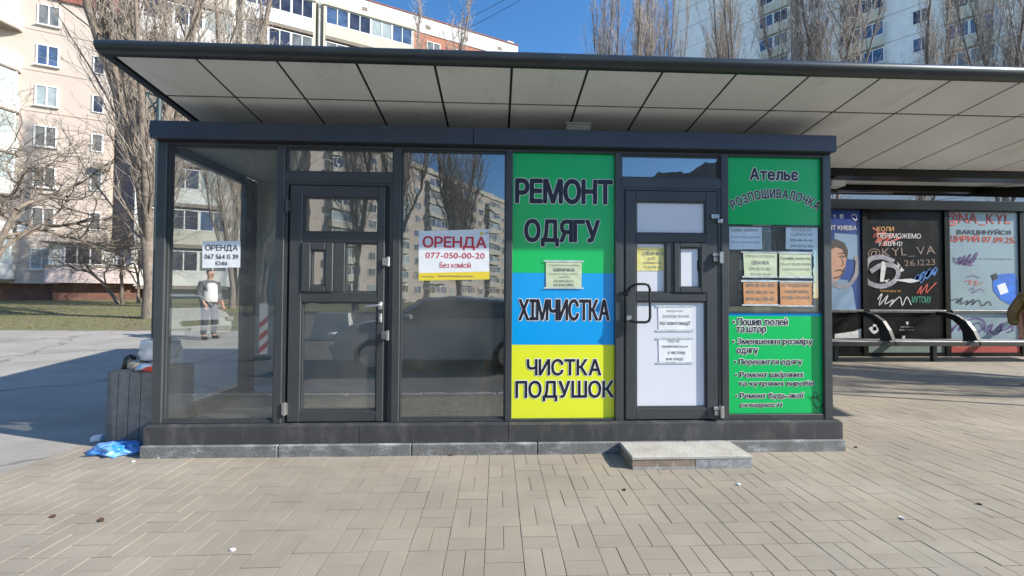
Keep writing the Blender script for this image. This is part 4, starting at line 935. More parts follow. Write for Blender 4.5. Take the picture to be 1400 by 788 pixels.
for x, y, kd, lbl in litter:
    f = 519.96
    # foot point on the ground
    X, Z = pxz(x, y, 1.0); Yg = CAM_H/(CAM_H-Z); X *= Yg
    n = rl.randint(6, 8); rr_ = .011 if kd != 'leaf' else .016
    vs = [(rr_*rl.uniform(.6, 1.5)*math.cos(2*math.pi*k/n)*1.4, rr_*rl.uniform(.5, 1.1)*math.sin(2*math.pi*k/n), .004+rl.uniform(0, .006)) for k in range(n)]
    vs += [(a*.9, b_*.9, 0) for a, b_, c_ in vs]
    fs = [tuple(range(n)), tuple(range(2*n-1, n-1, -1))]+[(k, k+n, (k+1) % n+n, (k+1) % n) for k in range(n)]
    mm = {'leaf': M['hairdark'], 'chip': M['paper'], 'bark': M['blackmetal']}[kd]
    o = MB().add(vs, fs).build({'leaf': 'dry_leaf', 'chip': 'paper_scrap', 'bark': 'bark_scrap'}[kd], mm); o.location = (X, Yg, .002); o.rotation_euler = (0, 0, rl.uniform(0, 3))
    tag(o, lbl, {'leaf': 'leaf', 'chip': 'litter', 'bark': 'litter'}[kd])

# ------------------------------------------------------------------ buildings
wcache = {}
def window(parent, s, z, w_, h_, y, n, fm, pmn, name='window'):
    key = (round(w_, 2), round(h_, 2), n, fm)
    if key not in wcache:
        mb = MB(); t = .07
        mb.box(0, t, -.04, .05, 0, h_).box(w_-t, w_, -.04, .05, 0, h_).box(t, w_-t, -.04, .05, 0, t).box(t, w_-t, -.04, .05, h_-t, h_)
        for k in range(1, n): mb.box(w_*k/n-t*.45, w_*k/n+t*.45, -.035, .05, t, h_-t)
        wcache[key] = (mb.mesh('window', M[fm], fix=False), {})
    me, pc = wcache[key]
    o = link(name, me, parent, (s, y, z))
    if pmn not in pc: pc[pmn] = MB().box(.05, w_-.05, 0, .02, .05, h_-.05).mesh('pane', M[pmn], fix=False)
    link('pane', pc[pmn], o); return o
rb = random.Random(5)
def rp(): return rb.choice(['pane1', 'pane1', 'pane2', 'pane3', 'pane4', 'pane2'])
PA = (-30.04, 26.5, 0)
A = thing('apartment_block', 'beige panel apartment block with balconies behind the lawn at the far left', 'building', PA, R(22))
def BB(name, m, par, x0, x1, y0, y1, z0, z1): return MB().box(x0, x1, y0, y1, z0, z1).build(name, m, par)
BB('wall', M['beige'], A, -14, 3.0, 0, 12, 1.95, 21.1); BB('plinth', M['plinth'], A, -14, 3.0, .25, 12, .3, 1.94)
BB('plinth_ledge', M['cream'], A, -14, 3.0, -.08, .2, 1.95, 2.08)
BB('roof_frieze', M['redband'], A, -14.1, 3.1, -.15, 12, 21.11, 24.2)
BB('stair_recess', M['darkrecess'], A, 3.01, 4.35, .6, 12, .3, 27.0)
for k in range(7): BB('panel_seam', M['seam'], A, -1.5, 3.0, -.012, .0, 5.15+2.73*k, 5.19+2.73*k)
for k in range(7):
    zc = 3.60+2.73*k
    window(A, -.78, zc-.72, 1.10, 1.40, -.02, 2, 'pvc', rp())
    if k > 0: window(A, 2.0, zc-.65, .62, 1.25, -.02, 1, 'pvc', rp())
    BB('window_sill', M['pvc'], A, -.85, .40, -.16, .0, zc-.78, zc-.73)
# projecting balconies, left stack
for k in range(8):
    zb = 2.2+2.73*k
    prof = [(-6.5, 0), (-1.45, 0), (-1.45, -.35), (-1.95, -1.05), (-6.5, -1.05)]
    MB().prism(prof, zb-.12, zb, 'z').build('balcony_slab', M['seam'], A)
    MB().prism(prof, zb+.001, zb+1.0, 'z').build('balcony_parapet', M['white'], A)
    if k % 2 == 0 or k in (3,):
        inner = [(-6.4, 0), (-1.55, 0), (-1.55, -.32), (-2.0, -.95), (-6.4, -.95)]
        MB().prism(inner, zb+1.001, zb+2.6, 'z').build('balcony_glazing', M['pane4'], A)
        for (sx, sy) in ((-1.53, -.3), (-2.0, -1.0), (-3.1, -1.0), (-4.3, -1.0)): BB('glazing_bar', M['pvc'], A, sx-.05, sx+.05, sy-.02, sy+.04, zb+1.001, zb+2.58)
# enclosed ground-floor balcony with pink base
BB('ground_balcony', M['pink'], A, .55, 4.9, -1.3, .0, 2.0, 3.0); BB('ground_balcony_beam', M['seam'], A, .5, 4.95, -1.25, .0, 3.001, 3.14)
BB('ground_balcony_wall', M['white'], A, .6, 4.85, -1.1, .0, 3.141, 4.55); BB('ground_balcony_roof', M['seam'], A, .35, 5.1, -1.5, .0, 4.551, 4.66)
window(A, 1.35, 3.2, 1.9, 1.25, -1.14, 3, 'pvc', 'pane1'); window(A, 3.9, 3.2, .85, 1.25, -1.14, 2, 'pvc', 'pane3')
BB('porch_soffit', M['plinth'], A, .6, 4.9, -.6, .2, .3, 1.95)
BB('air_conditioner', M['pvc'], A, -1.3, -.75, -.35, .0, 5.3, 5.75)
BB('air_conditioner', M['seam'], A, 2.3, 3.05, -.45, .0, 9.9, 10.3)
# long block with glazed loggias
PB = (PA[0]+4.4*math.cos(R(22)), PA[1]+4.4*math.sin(R(22)), 0)
B = thing('loggia_block', 'long white and cream apartment block with glazed loggias above the canopy', 'building', PB, R(22))
BB('wall', M['white'], B, .0, 30.05, .6, 13, .3, 26.0); BB('parapet', M['white'], B, -.1, 30.1, -.12, 13, 26.0, 27.45)
BB('roof_edge', M['redband'], B, -.15, 30.15, -.18, 13, 27.451, 27.55)
for sx in (8.3, 14.9, 20.5, 24.2, 27.8): BB('roof_vent', M['seam'], B, sx, sx+.45, -.135, -.122, 26.45, 26.8)
BB('chimney', M['cream'], B, 29.2, 29.9, .5, 1.4, 27.56, 28.2)
def bay(par, s0, s1, nf, z0, dz, nwin, panelm, glass_fn, y=-.9, wh=1.5):
    BB('loggia_side', M[panelm[0]], par, s0, s0+.15, y, .6, z0-1.1, z0+dz*(nf-1)+wh+.5); BB('loggia_side', M[panelm[0]], par, s1-.15, s1, y, .6, z0-1.1, z0+dz*(nf-1)+wh+.5)
    for k in range(nf):
        zb = z0+dz*k
        BB('loggia_parapet', M[panelm[k % len(panelm)]], par, s0+.151, s1-.151, y-.02, y+.1, zb-1.05, zb-.02)
        BB('loggia_slab', M['seam'], par, s0+.151, s1-.151, y, .6, zb-1.3, zb-1.051)
        ww = (s1-s0-.32)/nwin
        for j in range(nwin):
            window(par, s0+.16+ww*j, zb, ww-.01, wh, y+.05, 2, 'pvc', glass_fn())
    BB('loggia_roof', M['cream'], par, s0-.05, s1+.05, y-.1, .6, z0+dz*(nf-1)+wh+.01, z0+dz*(nf-1)+wh+.2)
bay(B, .3, 5.8, 8, 2.95, 3.0, 3, ['white', 'cream', 'white'], rp)
bay(B, 6.3, 11.3, 8, 2.95, 3.0, 3, ['cream', 'white'], rp)
bay(B, 11.9, 19.3, 8, 2.95, 3.0, 4, ['cream', 'cream', 'white'], rp)
BB('brick_wall', M['brick'], B, 19.35, 30.0, -.05, .59, .3, 25.99)
for k in range(8):
    for sx in (20.6, 23.4, 26.2, 28.6): window(B, sx, 2.95+3.0*k, 1.3, 1.4, -.09, 2, 'pvc', rp())
# entrance/lean-to drain
MB().tube([(11.6, -.6, .4), (11.6, -.6, 26)], .11, 8).build('drain_pipe', M['pipewhite'], B)
# tower on the right (in its own shade)
Tw = thing('tower_block', 'tall pale shaded tower block behind the bare trees at the upper right', 'building', (24.9, 52.7, 0), math.atan2(-.72, .695))
BB('wall', M['tower'], Tw, 0, 38, 0, 16, .3, 50)
for k in range(1, 17):
    BB('panel_seam', M['seam'], Tw, 0, 38, -.012, 0, 2.3+2.8*k, 2.34+2.8*k)
for k in range(5, 17):
    zb = 3.2+2.8*k
    for s0, s1, n in ((10.5, 13.4, 2), (17.9, 21.4, 2), (25.5, 28.5, 2)):
        BB('loggia_parapet', M['cream'], Tw, s0, s1, -.5, .0, zb-1.1, zb-.02)
        ww = (s1-s0)/n
        for j in range(n): window(Tw, s0+ww*j, zb, ww-.02, 1.45, -.40, 2, 'pvc', rb.choice(['pane1', 'pane3', 'pane1', 'pane2']))
    for sx in (15.2, 23.4, 30.5): window(Tw, sx, zb, 1.2, 1.4, -.02, 2, 'pvc', rb.choice(['pane1', 'pane3', 'pane2']))
BB('grey_strip', M['darkrecess'], Tw, 13.6, 14.4, -.03, .0, 2, 50)
# across the road, behind the viewer: what the glass reflects
Bk = thing('opposite_block', 'beige apartment block across the road mirrored in the middle window', 'building', (2.0, -98.4, 0), math.atan2(-53.0+98.4-30+14.6, -45+1.0))
dx, dy = -30.0, 47.5; Lb = math.hypot(dx, dy)+30
Bk.rotation_euler = (0, 0, math.atan2(dy, dx)+math.pi); Bk.location = (2.0-30.0, -98.4+47.5, 0)
# local +x runs from the near-left end away from the viewer; the facade faces local -y after the half turn
Bk.rotation_euler = (0, 0, math.atan2(-dy, -dx)); 
def bkbox(name, m, x0, x1, y0, y1, z0, z1): return MB().box(x0, x1, -y1, -y0, z0, z1).build(name, m, Bk)
bkbox('wall', M['beige'], 0, Lb, .0, 14, -.1, 26.5); bkbox('roof_frieze', M['cream'], -.2, Lb+.2, -.3, 14, 26.51, 27.6)
for s0 in range(3, int(Lb)-6, 11):
    for k in range(9):
        zb = 1.6+2.8*k
        bkbox('balcony_parapet', M['cream'], s0, s0+5.6, -1.0, -.01, zb-.9, zb+.1)
        for j in range(3):
            o = window(Bk, s0+.1+1.8*j, zb+.12, 1.75, 1.45, .75, 2, 'pvc', rp()); o.rotation_euler = (0, 0, 0)
        o = window(Bk, s0+7.6, zb+.1, 1.6, 1.4, .03, 2, 'pvc', rp())
Tb = thing('opposite_tower', 'dark low block across the road mirrored above the right door', 'building', (26, -54, 0), 0)
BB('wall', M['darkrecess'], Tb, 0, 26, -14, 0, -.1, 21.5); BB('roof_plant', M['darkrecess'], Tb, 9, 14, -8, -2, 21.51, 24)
for k in range(6):
    for j in range(6): 
        o = window(Tb, 1.5+4*j, 2.5+3.2*k, 2.0, 1.6, .04, 2, 'pvc', rp())

Gb = thing('added_grey_block', 'plain grey block added across the road to grey the leftmost window reflection', 'building', (-54, -44, 0), 0)  # added block that keeps blue sky out of the leftmost window's reflection
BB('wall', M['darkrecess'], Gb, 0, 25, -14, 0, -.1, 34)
for k in range(9):
    for j in range(5): window(Gb, 2+4.6*j, 2.5+3.4*k, 1.6, 1.5, .04, 2, 'brownframe', rb.choice(['pane1', 'pane2']))
# ------------------------------------------------------------------ bare trees
def tubes_mesh(name, segs, m):
    """segs: list of (polyline Nx3, radii N, sides)"""
    V = []; Fc = []; off = 0
    for pts, rad, n in segs:
        pts = np.asarray(pts); N = len(pts)
        d = np.gradient(pts, axis=0); d /= (np.linalg.norm(d, axis=1)[:, None]+1e-9)
        ref = np.array([0.0, 0, 1]) if abs(d[0][2]) < .9 else np.array([1.0, 0, 0])
        u = np.cross(d, ref); u /= (np.linalg.norm(u, axis=1)[:, None]+1e-9); v = np.cross(d, u)
        an = np.arange(n)*2*np.pi/n
        ring = pts[:, None, :]+(u[:, None, :]*np.cos(an)[None, :, None]+v[:, None, :]*np.sin(an)[None, :, None])*np.asarray(rad)[:, None, None]
        V.append(ring.reshape(-1, 3))
        i = np.arange(N-1)[:, None]*n; k = np.arange(n)[None, :]; k2 = (k+1) % n
        q = np.stack([i+k, i+k2, i+k2+n, i+k+n], -1).reshape(-1, 4)+off; Fc.append(q); off += N*n
    V = np.concatenate(V); Fc = np.concatenate(Fc)
    me = bpy.data.meshes.new(name); me.vertices.add(len(V)); me.vertices.foreach_set('co', V.ravel())
    me.loops.add(Fc.size); me.loops.foreach_set('vertex_index', Fc.ravel().astype(np.int32)); me.polygons.add(len(Fc))
    me.polygons.foreach_set('loop_start', np.arange(0, Fc.size, 4, dtype=np.int32))
    try: me.polygons.foreach_set('loop_total', np.full(len(Fc), 4, dtype=np.int32))
    except Exception: pass
    me.update(); me.validate(); me.materials.append(m); me.polygons.foreach_set('use_smooth', [True]*len(Fc)); return me
def curve(rg, p, d, L, n, up, wob):
    pts = [p]; d = d/np.linalg.norm(d)
    for i in range(n):
        d = d+np.array([0, 0, up])+rg.normal(0, wob, 3); d /= np.linalg.norm(d); pts.append(pts[-1]+d*L/n)
    return np.array(pts)
def poplar(seed, H, r0, nb, spread=.30, forks=0, zlow=.12, tw=.006):
    rg = np.random.default_rng(seed); tr = []; tw_s = []
    stems = []
    main = curve(rg, np.zeros(3), np.array([0, 0, 1.]), H, 12, .12, .05); stems.append((main, r0))
    for f_ in range(forks):
        k = 2+f_ % 4; a = rg.uniform(0, 6.28); st_ = curve(rg, main[k], np.array([math.cos(a)*.45, math.sin(a)*.45, 1]), H*rg.uniform(.55, .8), 10, .14, .06); stems.append((st_, r0*.5))
    for s_, r_ in stems:
        N = len(s_); rad = r_*(1-np.linspace(0, 1, N))**.8+.012
        if r_ == r0: rad[0] *= 1.35
        tr.append((s_, rad, 9))
        for b in range(nb if r_ == r0 else nb//2):
            t = rg.uniform(zlow if r_ == r0 else .08, .96); fi = t*(N-1); i0 = int(fi); p = s_[i0]+(s_[min(i0+1, N-1)]-s_[i0])*(fi-i0)
            a = rg.uniform(0, 6.28); L = H*(.08+.26*(1-t))*rg.uniform(.6, 1.2); ang = spread*rg.uniform(.6, 1.5)
            c1 = curve(rg, p, np.array([math.cos(a)*math.sin(ang), math.sin(a)*math.sin(ang), math.cos(ang)]), L, 6, .10, .09)
            rb_ = (.010+.035*(L/(H*.34)))*(r0/.25)**.5; tr.append((c1, rb_*(1-np.linspace(0, .8, 7)), 5))
            for q in range(int(5+L*2.2)):
                t2 = rg.uniform(.15, 1); f2 = t2*6; j0 = min(int(f2), 5); p2 = c1[j0]+(c1[j0+1]-c1[j0])*(f2-j0)
                dd = (c1[j0+1]-c1[j0]); dd /= np.linalg.norm(dd); d2 = dd+rg.normal(0, .42, 3); d2[2] = abs(d2[2])+.1
                L2 = L*.34*rg.uniform(.5, 1.2)*(1.15-t2*.5); c2 = curve(rg, p2, d2, L2, 4, .10, .14); tw_s.append((c2, tw*1.7*(1-np.linspace(0, .6, 5)), 3))
                for w_ in range(3):
                    j = rg.integers(1, 5); d3 = (c2[j]-c2[j-1]); d3 = d3/np.linalg.norm(d3)+rg.normal(0, .5, 3); d3[2] = abs(d3[2])
                    c3 = curve(rg, c2[j], d3, L2*.5*rg.uniform(.4, 1.1), 2, .1, .2); tw_s.append((c3, tw*np.array([1, .9, .6]), 3))
    return tubes_mesh('trunk', tr, M['bark']), tubes_mesh('crown', tw_s, M['twig'])
def spreading(seed, H, r0, tw=.006, stems=1, lean=0):
    rg = np.random.default_rng(seed); tr = []; tws = []
    def grow(p, d, L, r, lev):
        n = 5; c = curve(rg, p, d, L, n, .04 if lev else .1, .13+.03*lev)
        (tr if lev < 2 else tws).append((c, np.maximum(r*(1-np.linspace(0, .55, n+1)), tw*.8), 6 if lev < 2 else 3))
        if lev >= 5: return
        k = [4, 4, 4, 4, 3][lev]
        for i in range(k):
            t = rg.uniform(.35, 1) if i else 1.0; f_ = t*n; j = min(int(f_), n-1); q = c[j]+(c[j+1]-c[j])*(f_-j); dd = c[j+1]-c[j]; dd /= np.linalg.norm(dd)
            nd = dd+rg.normal(0, .62, 3); nd[2] = nd[2]*.7+.12; grow(q, nd, L*rg.uniform(.55, .85), r*.5, lev+1)
    for s_ in range(stems):
        a = rg.uniform(0, 6.28); grow(np.array([.2*math.cos(a), .2*math.sin(a), 0]) if stems > 1 else np.zeros(3), np.array([.35*math.cos(a)+lean, .35*math.sin(a), 1]), H*.34, r0, 0)
    return tubes_mesh('trunk', tr, M['bark']), tubes_mesh('crown', tws, M['twig_dark'])
def tree(name, label, meshes, x, y, rz=0, sc=1.0, group=None, sxy=1.0):
    o = thing(name, label, 'tree', (x, y, gz(y)-.05), rz, group); o.scale = (sc*sxy, sc*sxy, sc)
    link('trunk', meshes[0], o); link('crown', meshes[1], o); return o
big = poplar(1, 17, .27, 50, .42, forks=7, zlow=.16, tw=.006)
popA = poplar(2, 23, .22, 46, .19, forks=2, tw=.008)
popB = poplar(3, 23, .20, 44, .15, forks=2, tw=.008)
popC = poplar(4, 22, .24, 52, .24, forks=4, tw=.009)
sprA = spreading(5, 7.5, .10, .006, 2); sprB = spreading(6, 8.5, .10, .005, 2)
def at(px, Y): return pxz(px, 404, Y)[0]
tree('poplar_tree', 'large bare poplar with rough forked trunk next to the left kiosk corner', big, at(210, 14.9), 14.9, 2.0, .95)
tree('bare_tree', 'small bare spreading tree left of the big poplar before the beige block', sprA, at(168, 23), 23, .5, 1.0)
tree('bare_tree', 'small bare tree close behind the big poplar trunk by the wall', sprB, at(192, 23.5), 23.5, 3.4, .85)
tree('bare_tree', 'bare spreading tree entering from the left edge of the photo', sprB, at(-10, 13), 13.0, 1.1, 1.35)
tree('poplar_tree', 'slender bare poplar rising above the canopy before the loggia block', popB, at(329, 22), 22, .3, 1.0, sxy=1.2)
tree('poplar_tree', 'thin pale bare poplar against the far end of the loggia block', popB, at(548, 27), 27, 2.2, 1.03, sxy=1.1)
tree('poplar_tree', 'bare poplar seen through the leftmost window beside the wall', popA, at(318, 20), 20, .8, .55)
tree('poplar_tree', 'leftmost bare poplar against the open sky above the canopy', popB, at(797, 30), 30, 1.2, 1.15, sxy=.75)
tree('poplar_tree', 'second bare poplar from the left against the open sky', popA, at(824, 26), 26, 4.0, 1.1, sxy=.6)
tree('poplar_tree', 'bare poplar with one thick dark trunk against the open sky', popA, at(858, 22), 22, 2.6, 1.05, sxy=.55)
tree('poplar_tree', 'dense bare poplar left of the tower block corner', popC, at(893, 26), 26, .9, 1.05, sxy=.5)
tree('poplar_tree', 'bare poplar before the blank wall of the tower block', popC, at(1008, 24), 24, 5.1, 1.0, sxy=.6)
tree('poplar_tree', 'dense broad bare poplar with light bark before the tower block', popC, at(1135, 19), 19, 3.3, 1.0, sxy=.75)
tree('poplar_tree', 'bare poplar right of the dense broad one before the tower windows', popA, at(1255, 22), 22, 1.9, 1.0, sxy=.6)
tree('poplar_tree', 'rightmost bare poplar at the upper right corner', popC, at(1372, 20), 20, .2, .95, sxy=.6)
tree('poplar_tree', 'bare poplar mirrored in the top pane of the left door', popC, -7.5, -22, .2, 1.0)
tree('poplar_tree', 'bare poplar mirrored at the left part of the middle window', big, -3.2, -26, 1.2, 1.0)
tree('poplar_tree', 'bare poplar mirrored at the right part of the middle window', popA, 3.5, -30, 2.2, .9)
tree('poplar_tree', 'bare poplar mirrored in the pane above the left door', popA, -12, -26, 4.2, 1.0)
tree('poplar_tree', 'bare poplar mirrored in the leftmost window, nearer the road', popC, -17, -21, .7, .9)
tree('poplar_tree', 'bare poplar mirrored in the leftmost window, farther from the road', popA, -22, -30, 2.7, .95)
tree('poplar_tree', 'broad bare tree, unseen beyond the right edge, placed to shade the paving', popC, 14.6, 3.9, 1.2, .42, sxy=1.1)  # unseen; size and place are set to cast a streaky shadow band
# thicket behind the shelter
for i, (px, Y, wh) in enumerate(((1165, 14, 'leftmost, beside the kiosk'), (1235, 13, 'behind the black poster'), (1300, 15, 'between the black and the grey poster'), (1350, 12.5, 'behind the grey blue poster'), (1400, 14, 'at the right edge'))):
    o = tree('bare_shrub_tree', 'bare bushy tree behind the shelter wall, '+wh, sprA if i % 2 else sprB, at(px, Y), Y, i*1.3, .75, group='bushy trees behind the shelter')
# lawn tufts
rg = np.random.default_rng(9); n = 16000
X = rg.uniform(-32, -3, n); Yt = 11.6+rg.beta(1.2, 1.6, n)*14; h = rg.uniform(.02, .06, n); a = rg.uniform(0, 3.14, n); wdt = rg.uniform(.005, .02, n)
zt = .04*(Yt-5)
v0 = np.stack([X-np.cos(a)*wdt, Yt-np.sin(a)*wdt, zt], 1); v1 = np.stack([X+np.cos(a)*wdt, Yt+np.sin(a)*wdt, zt], 1); v2 = np.stack([X+rg.normal(0, .03, n), Yt+rg.normal(0, .03, n), zt+h], 1)
V = np.stack([v0, v1, v2], 1).reshape(-1, 3); me = bpy.data.meshes.new('grass'); me.from_pydata(V.tolist(), [], [(3*i, 3*i+1, 3*i+2) for i in range(n)]); me.materials.append(M['grass'])
tag(link('grass', me), 'short patchy grass blades growing on the lawn before the apartment block', 'grass', kind='stuff')

# ------------------------------------------------------------------ poles and wires
pl = thing('utility_pole', 'slim dark pole with a triangular bracket behind the left kiosk corner', 'pole', (pxz(215, 150, 5.2)[0], 5.2, 0))
MB().tube([(0, 0, 0), (0, 0, 4.02)], .028, 10).build('shaft', M['tealmetal'], pl, True)
MB().tube([(-.17, 0, 4.02), (0, 0, 3.70)], .012, 6).tube([(-.14, 0, 3.80), (.0, 0, 3.93)], .010, 6).tube([(-.17, 0, 4.02), (0, 0, 3.96)], .010, 6).build('bracket', M['tealmetal'], pl)
MB().box(-.10, -.03, -.04, .04, 3.45, 3.58, b=.01).build('camera_housing', M['tealmetal'], pl)
sp = thing('unseen_pole', 'thin steel pole, unseen beyond the right edge, placed to cast a shadow line', 'pole', (10.4, 3.45, 0))  # unseen; placed so that its thin shadow line crosses the right paving
MB().tube([(0, 0, 0), (0, 0, 5.2)], .03, 8).build('shaft', M['pipewhite'], sp)
def wire(label, a, b_, sag=.4, r=.012):
    a, b_ = Vector(a), Vector(b_); pts = [a.lerp(b_, t/16)-Vector((0, 0, sag*4*(t/16)*(1-t/16))) for t in range(17)]
    o = MB().tube(pts, r, 5).build('overhead_cable', M['cable']); return tag(o, label, 'cable')
def on(px, py, Y): x, z = pxz(px, py, Y); return (x, Y, z)
wire('thick overhead cable crossing the beige block at the upper left', on(55, -5, 13), on(330, 190, 12), .1, .022)
wire('overhead cable crossing the trees left of the canopy corner', on(150, -10, 15), on(240, 110, 15), .05, .02)
wire('upper of the faint wires across the blue sky', on(560, 60, 40), on(720, -20, 34), .3, .02)
wire('lower of the faint wires across the blue sky', on(575, 68, 40), on(740, -20, 34), .3, .02)

# ------------------------------------------------------------------ people
def skin(name, joints, edges, m, parent, sub=2, root=0):
    me = bpy.data.meshes.new(name); me.from_pydata([j[0] for j in joints], edges, [])
    o = link(name, me, parent); sk = o.modifiers.new('skin', 'SKIN')
    for i, j in enumerate(joints):
        r_ = j[1]; me.skin_vertices[0].data[i].radius = (r_, r_) if not isinstance(r_, tuple) else r_
        me.skin_vertices[0].data[i].use_root = (i == root)
    sd = o.modifiers.new('sub', 'SUBSURF'); sd.levels = sub; sd.render_levels = sub
    dg = bpy.context.evaluated_depsgraph_get(); dg.update()
    me2 = bpy.data.meshes.new_from_object(o.evaluated_get(dg)); o.modifiers.clear(); o.data = me2; me2.name = name
    me2.materials.clear(); me2.materials.append(m); me2.polygons.foreach_set('use_smooth', [True]*len(me2.polygons)); return o
def person(label, x, y, z, rz, H, mats, hair_m, long_coat=False):
    """local: facing -Y; built at 1.75 m then scaled"""
    p = thing('person', label, 'person', (x, y, z), rz); s = H/1.75; p.scale = (s, s, s)
    J = [((0, 0, .95), .12), ((0, 0, 1.15), .115), ((0, 0, 1.35), .13), ((0, .01, 1.46), .07), ((0, 0, 1.53), .052), ((0, -.02, 1.60), .075), ((0, -.01, 1.67), .078), ((0, 0, 1.71), .05)]
    E = [(0, 1), (1, 2), (2, 3), (3, 4), (4, 5), (5, 6), (6, 7)]
    for sg in (-1, 1):
        b0 = len(J)
        J += [((sg*.17, .01, 1.40), .055), ((sg*.235, .03, 1.14), .042), ((sg*.22, -.12, .93), .032), ((sg*.215, -.155, .87), (.022, .036)), ((sg*.21, -.19, .81), (.018, .036))]
        E += [(2, b0), (b0, b0+1), (b0+1, b0+2), (b0+2, b0+3), (b0+3, b0+4)]
        for f_ in range(4):
            q = len(J); J += [((sg*(.195+.014*f_), -.205-.002*f_, .78), .0085), ((sg*(.192+.014*f_), -.205, .745-.006*abs(f_-1.5)), .008)]; E += [(b0+4, q), (q, q+1)]
        q = len(J); J += [((sg*.175, -.19, .84), .011), ((sg*.16, -.21, .80), .009)]; E += [(b0+3, q), (q, q+1)]
        b1 = len(J)
        J += [((sg*.10, 0, .88), .095), ((sg*.115, -.02, .50), .062), ((sg*.12, .03, .10), .042), ((sg*.13, -.06, .04), (.045, .03)), ((sg*.135, -.14, .03), (.042, .025))]
        E += [(0, b1), (b1, b1+1), (b1+1, b1+2), (b1+2, b1+3), (b1+3, b1+4)]
    skin('body', J, E, M['skin'], p)
    # face details
    MB().tube([(0, -.098, 1.635), (0, -.118, 1.605), (0, -.10, 1.595)], [.008, .014, .010], 6).build('nose', M['skin'], p, True)
    for sg in (-1, 1):
        MB().tube([(sg*.030-.012, -.092, 1.637), (sg*.030+.012, -.092, 1.637)], .006, 6).build('eye', M['hair'], p, True)
        MB().tube([(sg*.079, .0, 1.60), (sg*.088, .008, 1.625), (sg*.080, .01, 1.645)], [.008, .014, .010], 6).build('ear', M['skin'], p, True)
    MB().tube([(-.022, -.090, 1.567), (.022, -.090, 1.567)], .004, 6).build('mouth', M['red'], p, True)
    skin('hair', [((0, .03, 1.62), .078), ((0, .02, 1.69), .082), ((0, -.04, 1.715), .055)], [(0, 1), (1, 2)], hair_m, p)
    # trousers, shoes
    JT = [((0, 0, 1.02), .14)]; ET = []
    for sg in (-1, 1):
        q = len(JT); JT += [((sg*.10, 0, .86), .110), ((sg*.115, -.02, .50), .080), ((sg*.12, .03, .09), .066)]; ET += [(0, q), (q, q+1), (q+1, q+2)]
        skin('shoe', [((sg*.125, .06, .045), .048), ((sg*.13, -.06, .042), .046), ((sg*.135, -.16, .035), .036)], [(0, 1), (1, 2)], M['blackmetal'], p)
    skin('trousers', JT, ET, mats[0], p)
    JJ = [((0, 0, .83 if not long_coat else .72), .160 if not long_coat else .20), ((0, 0, 1.15), .150 if not long_coat else .19), ((0, 0, 1.36), .158), ((0, .01, 1.47), .085)]; EJ = [(0, 1), (1, 2), (2, 3)]
    kx = 1.25 if long_coat else 1.0
    for sg in (-1, 1):
        q = len(JJ); JJ += [((sg*.19, .01, 1.40), .080*kx), ((sg*.245*kx, .03, 1.14), .064*kx), ((sg*.225*kx, -.11, .935), .048*kx)]; EJ += [(2, q), (q, q+1), (q+1, q+2)]
    skin('jacket', JJ, EJ, mats[1], p)
    if mats[2]:
        skin('vest', [((0, 0, .84), .178), ((0, 0, 1.10), .172), ((0, 0, 1.34), .178), ((0, .01, 1.43), .11)], [(0, 1), (1, 2), (2, 3)], mats[2], p)
    return p
person('man in a white vest over dark sleeves standing behind the leftmost window', at(287, 9.94), 9.94, gz(9.94), R(70), 1.76, (M['trousers'], M['jacket'], M['vest']), M['hair'])
person('person in a gold padded jacket cut off by the right edge', at(1428, 5.45), 5.45, gz(5.45), R(-60), 1.68, (M['purple'], M['gold'], None), M['hair'], long_coat=True)

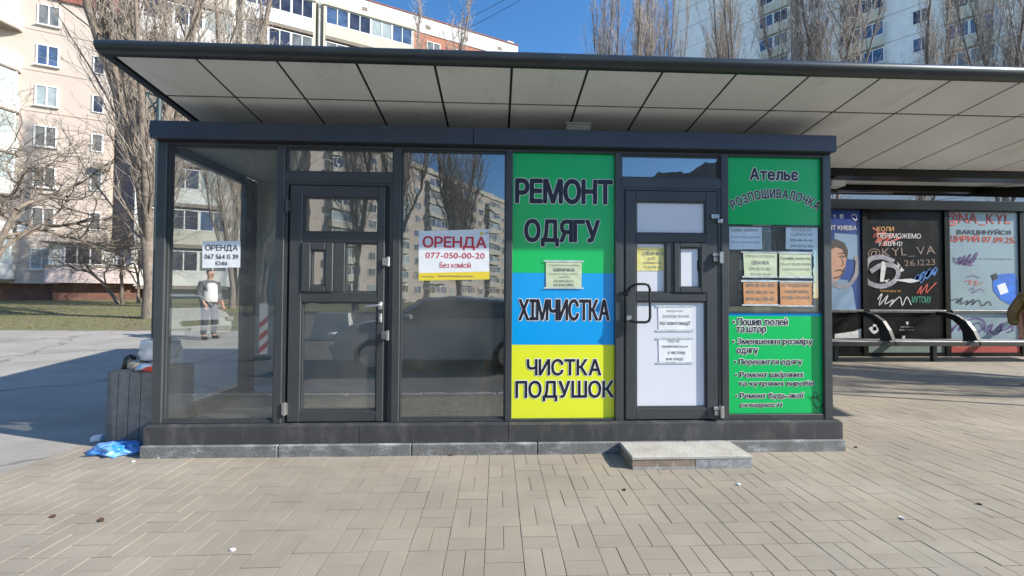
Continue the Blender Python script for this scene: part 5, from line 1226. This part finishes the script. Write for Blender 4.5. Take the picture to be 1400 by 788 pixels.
# ------------------------------------------------------------------ cars and road furniture behind the viewer (seen in the glass)
def car(label, x, y, rz, paint, L=4.3, z=-.12):
    c = thing('parked_car', label, 'car', (x, y, z), rz)
    # side profile (x along length, front at +x), lofted over width stations
    prof = [(-2.1, .42), (-2.13, .70), (-2.05, .98), (-1.75, 1.02), (-1.25, 1.38), (-.2, 1.45), (.45, 1.38), (1.0, 1.00), (1.75, .88), (2.10, .68), (2.16, .45), (2.05, .24), (-2.0, .24)]
    st = [(-.86, .90, .0), (-.80, .99, .0), (-.45, 1.0, 0), (0, 1.0, 0), (.45, 1.0, 0), (.80, .99, 0), (.86, .90, 0)]
    vs, fs = [], []; n = len(prof)
    for yy, k, _ in st:
        for (px_, pz_) in prof:
            tuck = max(0, (pz_-.98))*.42
            y2 = yy*(1-tuck) if abs(yy) > .5 else yy
            kk = 1 if abs(yy) < .5 else (.985 if k > .95 else .95)
            vs.append((px_*kk, y2, pz_*(1 if k > .95 else .985)))
    for i in range(len(st)-1):
        for j in range(n): a = i*n+j; b_ = i*n+(j+1) % n; fs.append((a, b_, b_+n, a+n))
    fs += [tuple(range(n)), tuple(range(len(st)*n-1, (len(st)-1)*n-1, -1))]
    MB().add(vs, fs).build('body', paint, c, True)
    for sg in (-1, 1):
        ya = sg*.80; gl_ = [(-1.55, 1.03), (-1.15, 1.33), (-.25, 1.38), (.38, 1.31), (.85, 1.02)]
        vs = [(a, sg*(.87*(1-max(0, b_-.98)*.42)+.004), b_) for a, b_ in gl_]; vs2 = [(a, v[1]-sg*.03, b_) for (a, b_), v in zip(gl_, vs)]
        MB().add(vs+vs2, [(0,1,2,3,4), (9,8,7,6,5)]+[(k, k+5, (k+1) % 5+5, (k+1) % 5) for k in range(5)]).build('side_window', M['cartrim'], c)
        MB().box(2.0, 2.13, sg*.78-.10, sg*.78+.02 if sg > 0 else sg*.78+.10, .60, .74, b=.02).build('headlight', M['lampw'], c)
        MB().box(-2.12, -2.02, sg*.76-.08, sg*.76+.08, .72, .92, b=.02).build('tail_light', M['lampr'], c)
        MB().box(.55, .72, sg*.87, sg*1.0, .98, 1.10, b=.03).build('mirror', paint, c)
        for wx in (-1.28, 1.32):
            wh = bpy.data.objects.new('wheel', None); col.objects.link(wh); wh.parent = c; wh.location = (wx, sg*.78, .31)
            MB().tube([(0, -.10, 0), (0, .10, 0)], .31, 24).build('tyre', M['tyre'], wh, True)
            MB().tube([(0, -.106, 0), (0, .106, 0)], .20, 16).build('rim', M['metal'], wh, True)
    MB().add([(.48, -.66, 1.372), (.48, .66, 1.372), (1.0, .74, 1.015), (1.0, -.74, 1.015)], [(0, 1, 2, 3)]).build('windscreen', M['cartrim'], c)
    MB().box(2.10, 2.165, -.45, .45, .50, .66, b=.01).build('grille', M['blackmetal'], c)
    MB().box(2.155, 2.17, -.26, .26, .34, .45).build('number_plate', M['paper'], c)
    return c
car('blue grey car parked at the kerb and mirrored in the middle window', -1.05, -1.45, math.pi, M['bluepaint'])
car('silver car across the road mirrored in the leftmost window', -10.75, -6.3, R(32), M['silver'])
def striped(label, x, y, h):
    t = thing('striped_post', label, 'post', (x, y, -.12), R(-40))
    MB().box(-.08, .08, -.015, .015, .12, h, b=.004).build('board', M['paper'], t)
    k = 0; z = .14
    while z+.30 < h:
        MB().add([(-.078, .0165, z), (.078, .0165, z+.14), (.078, .0165, z+.27), (-.078, .0165, z+.13)], [(0, 1, 2, 3)]).build('red_stripe', M['stripered'], t, fix=False); z += .28
    MB().box(-.02, .02, -.02, -.016+.0, 0, h+.05).build('stake', M['metal'], t)
    MB().box(-.15, .15, -.12, .12, 0, .08, b=.02).build('foot', M['blackmetal'], t); return t
striped('red and white striped post mirrored at the right of the leftmost window', -5.2, -2.0, 1.25)
striped('farther red and white striped post mirrored beside the man', -10.9, -8.6, 1.45)
cbk = thing('concrete_block', 'pale tapered concrete barrier block mirrored in the left door', 'barrier', (-5.3, -5.9, -.12))
MB().add([(-.62, -.3, 0), (.62, -.3, 0), (.62, .3, 0), (-.62, .3, 0), (-.50, -.14, .86), (.50, -.14, .86), (.50, .14, .86), (-.50, .14, .86)], [(0,3,2,1), (4,5,6,7), (0,1,5,4), (1,2,6,5), (2,3,7,6), (3,0,4,7)]).build('block_body', M['block'], cbk)
MB().box(-.7, .7, -.36, .36, 0.0, .06, b=.01).build('block_foot', M['block'], cbk)
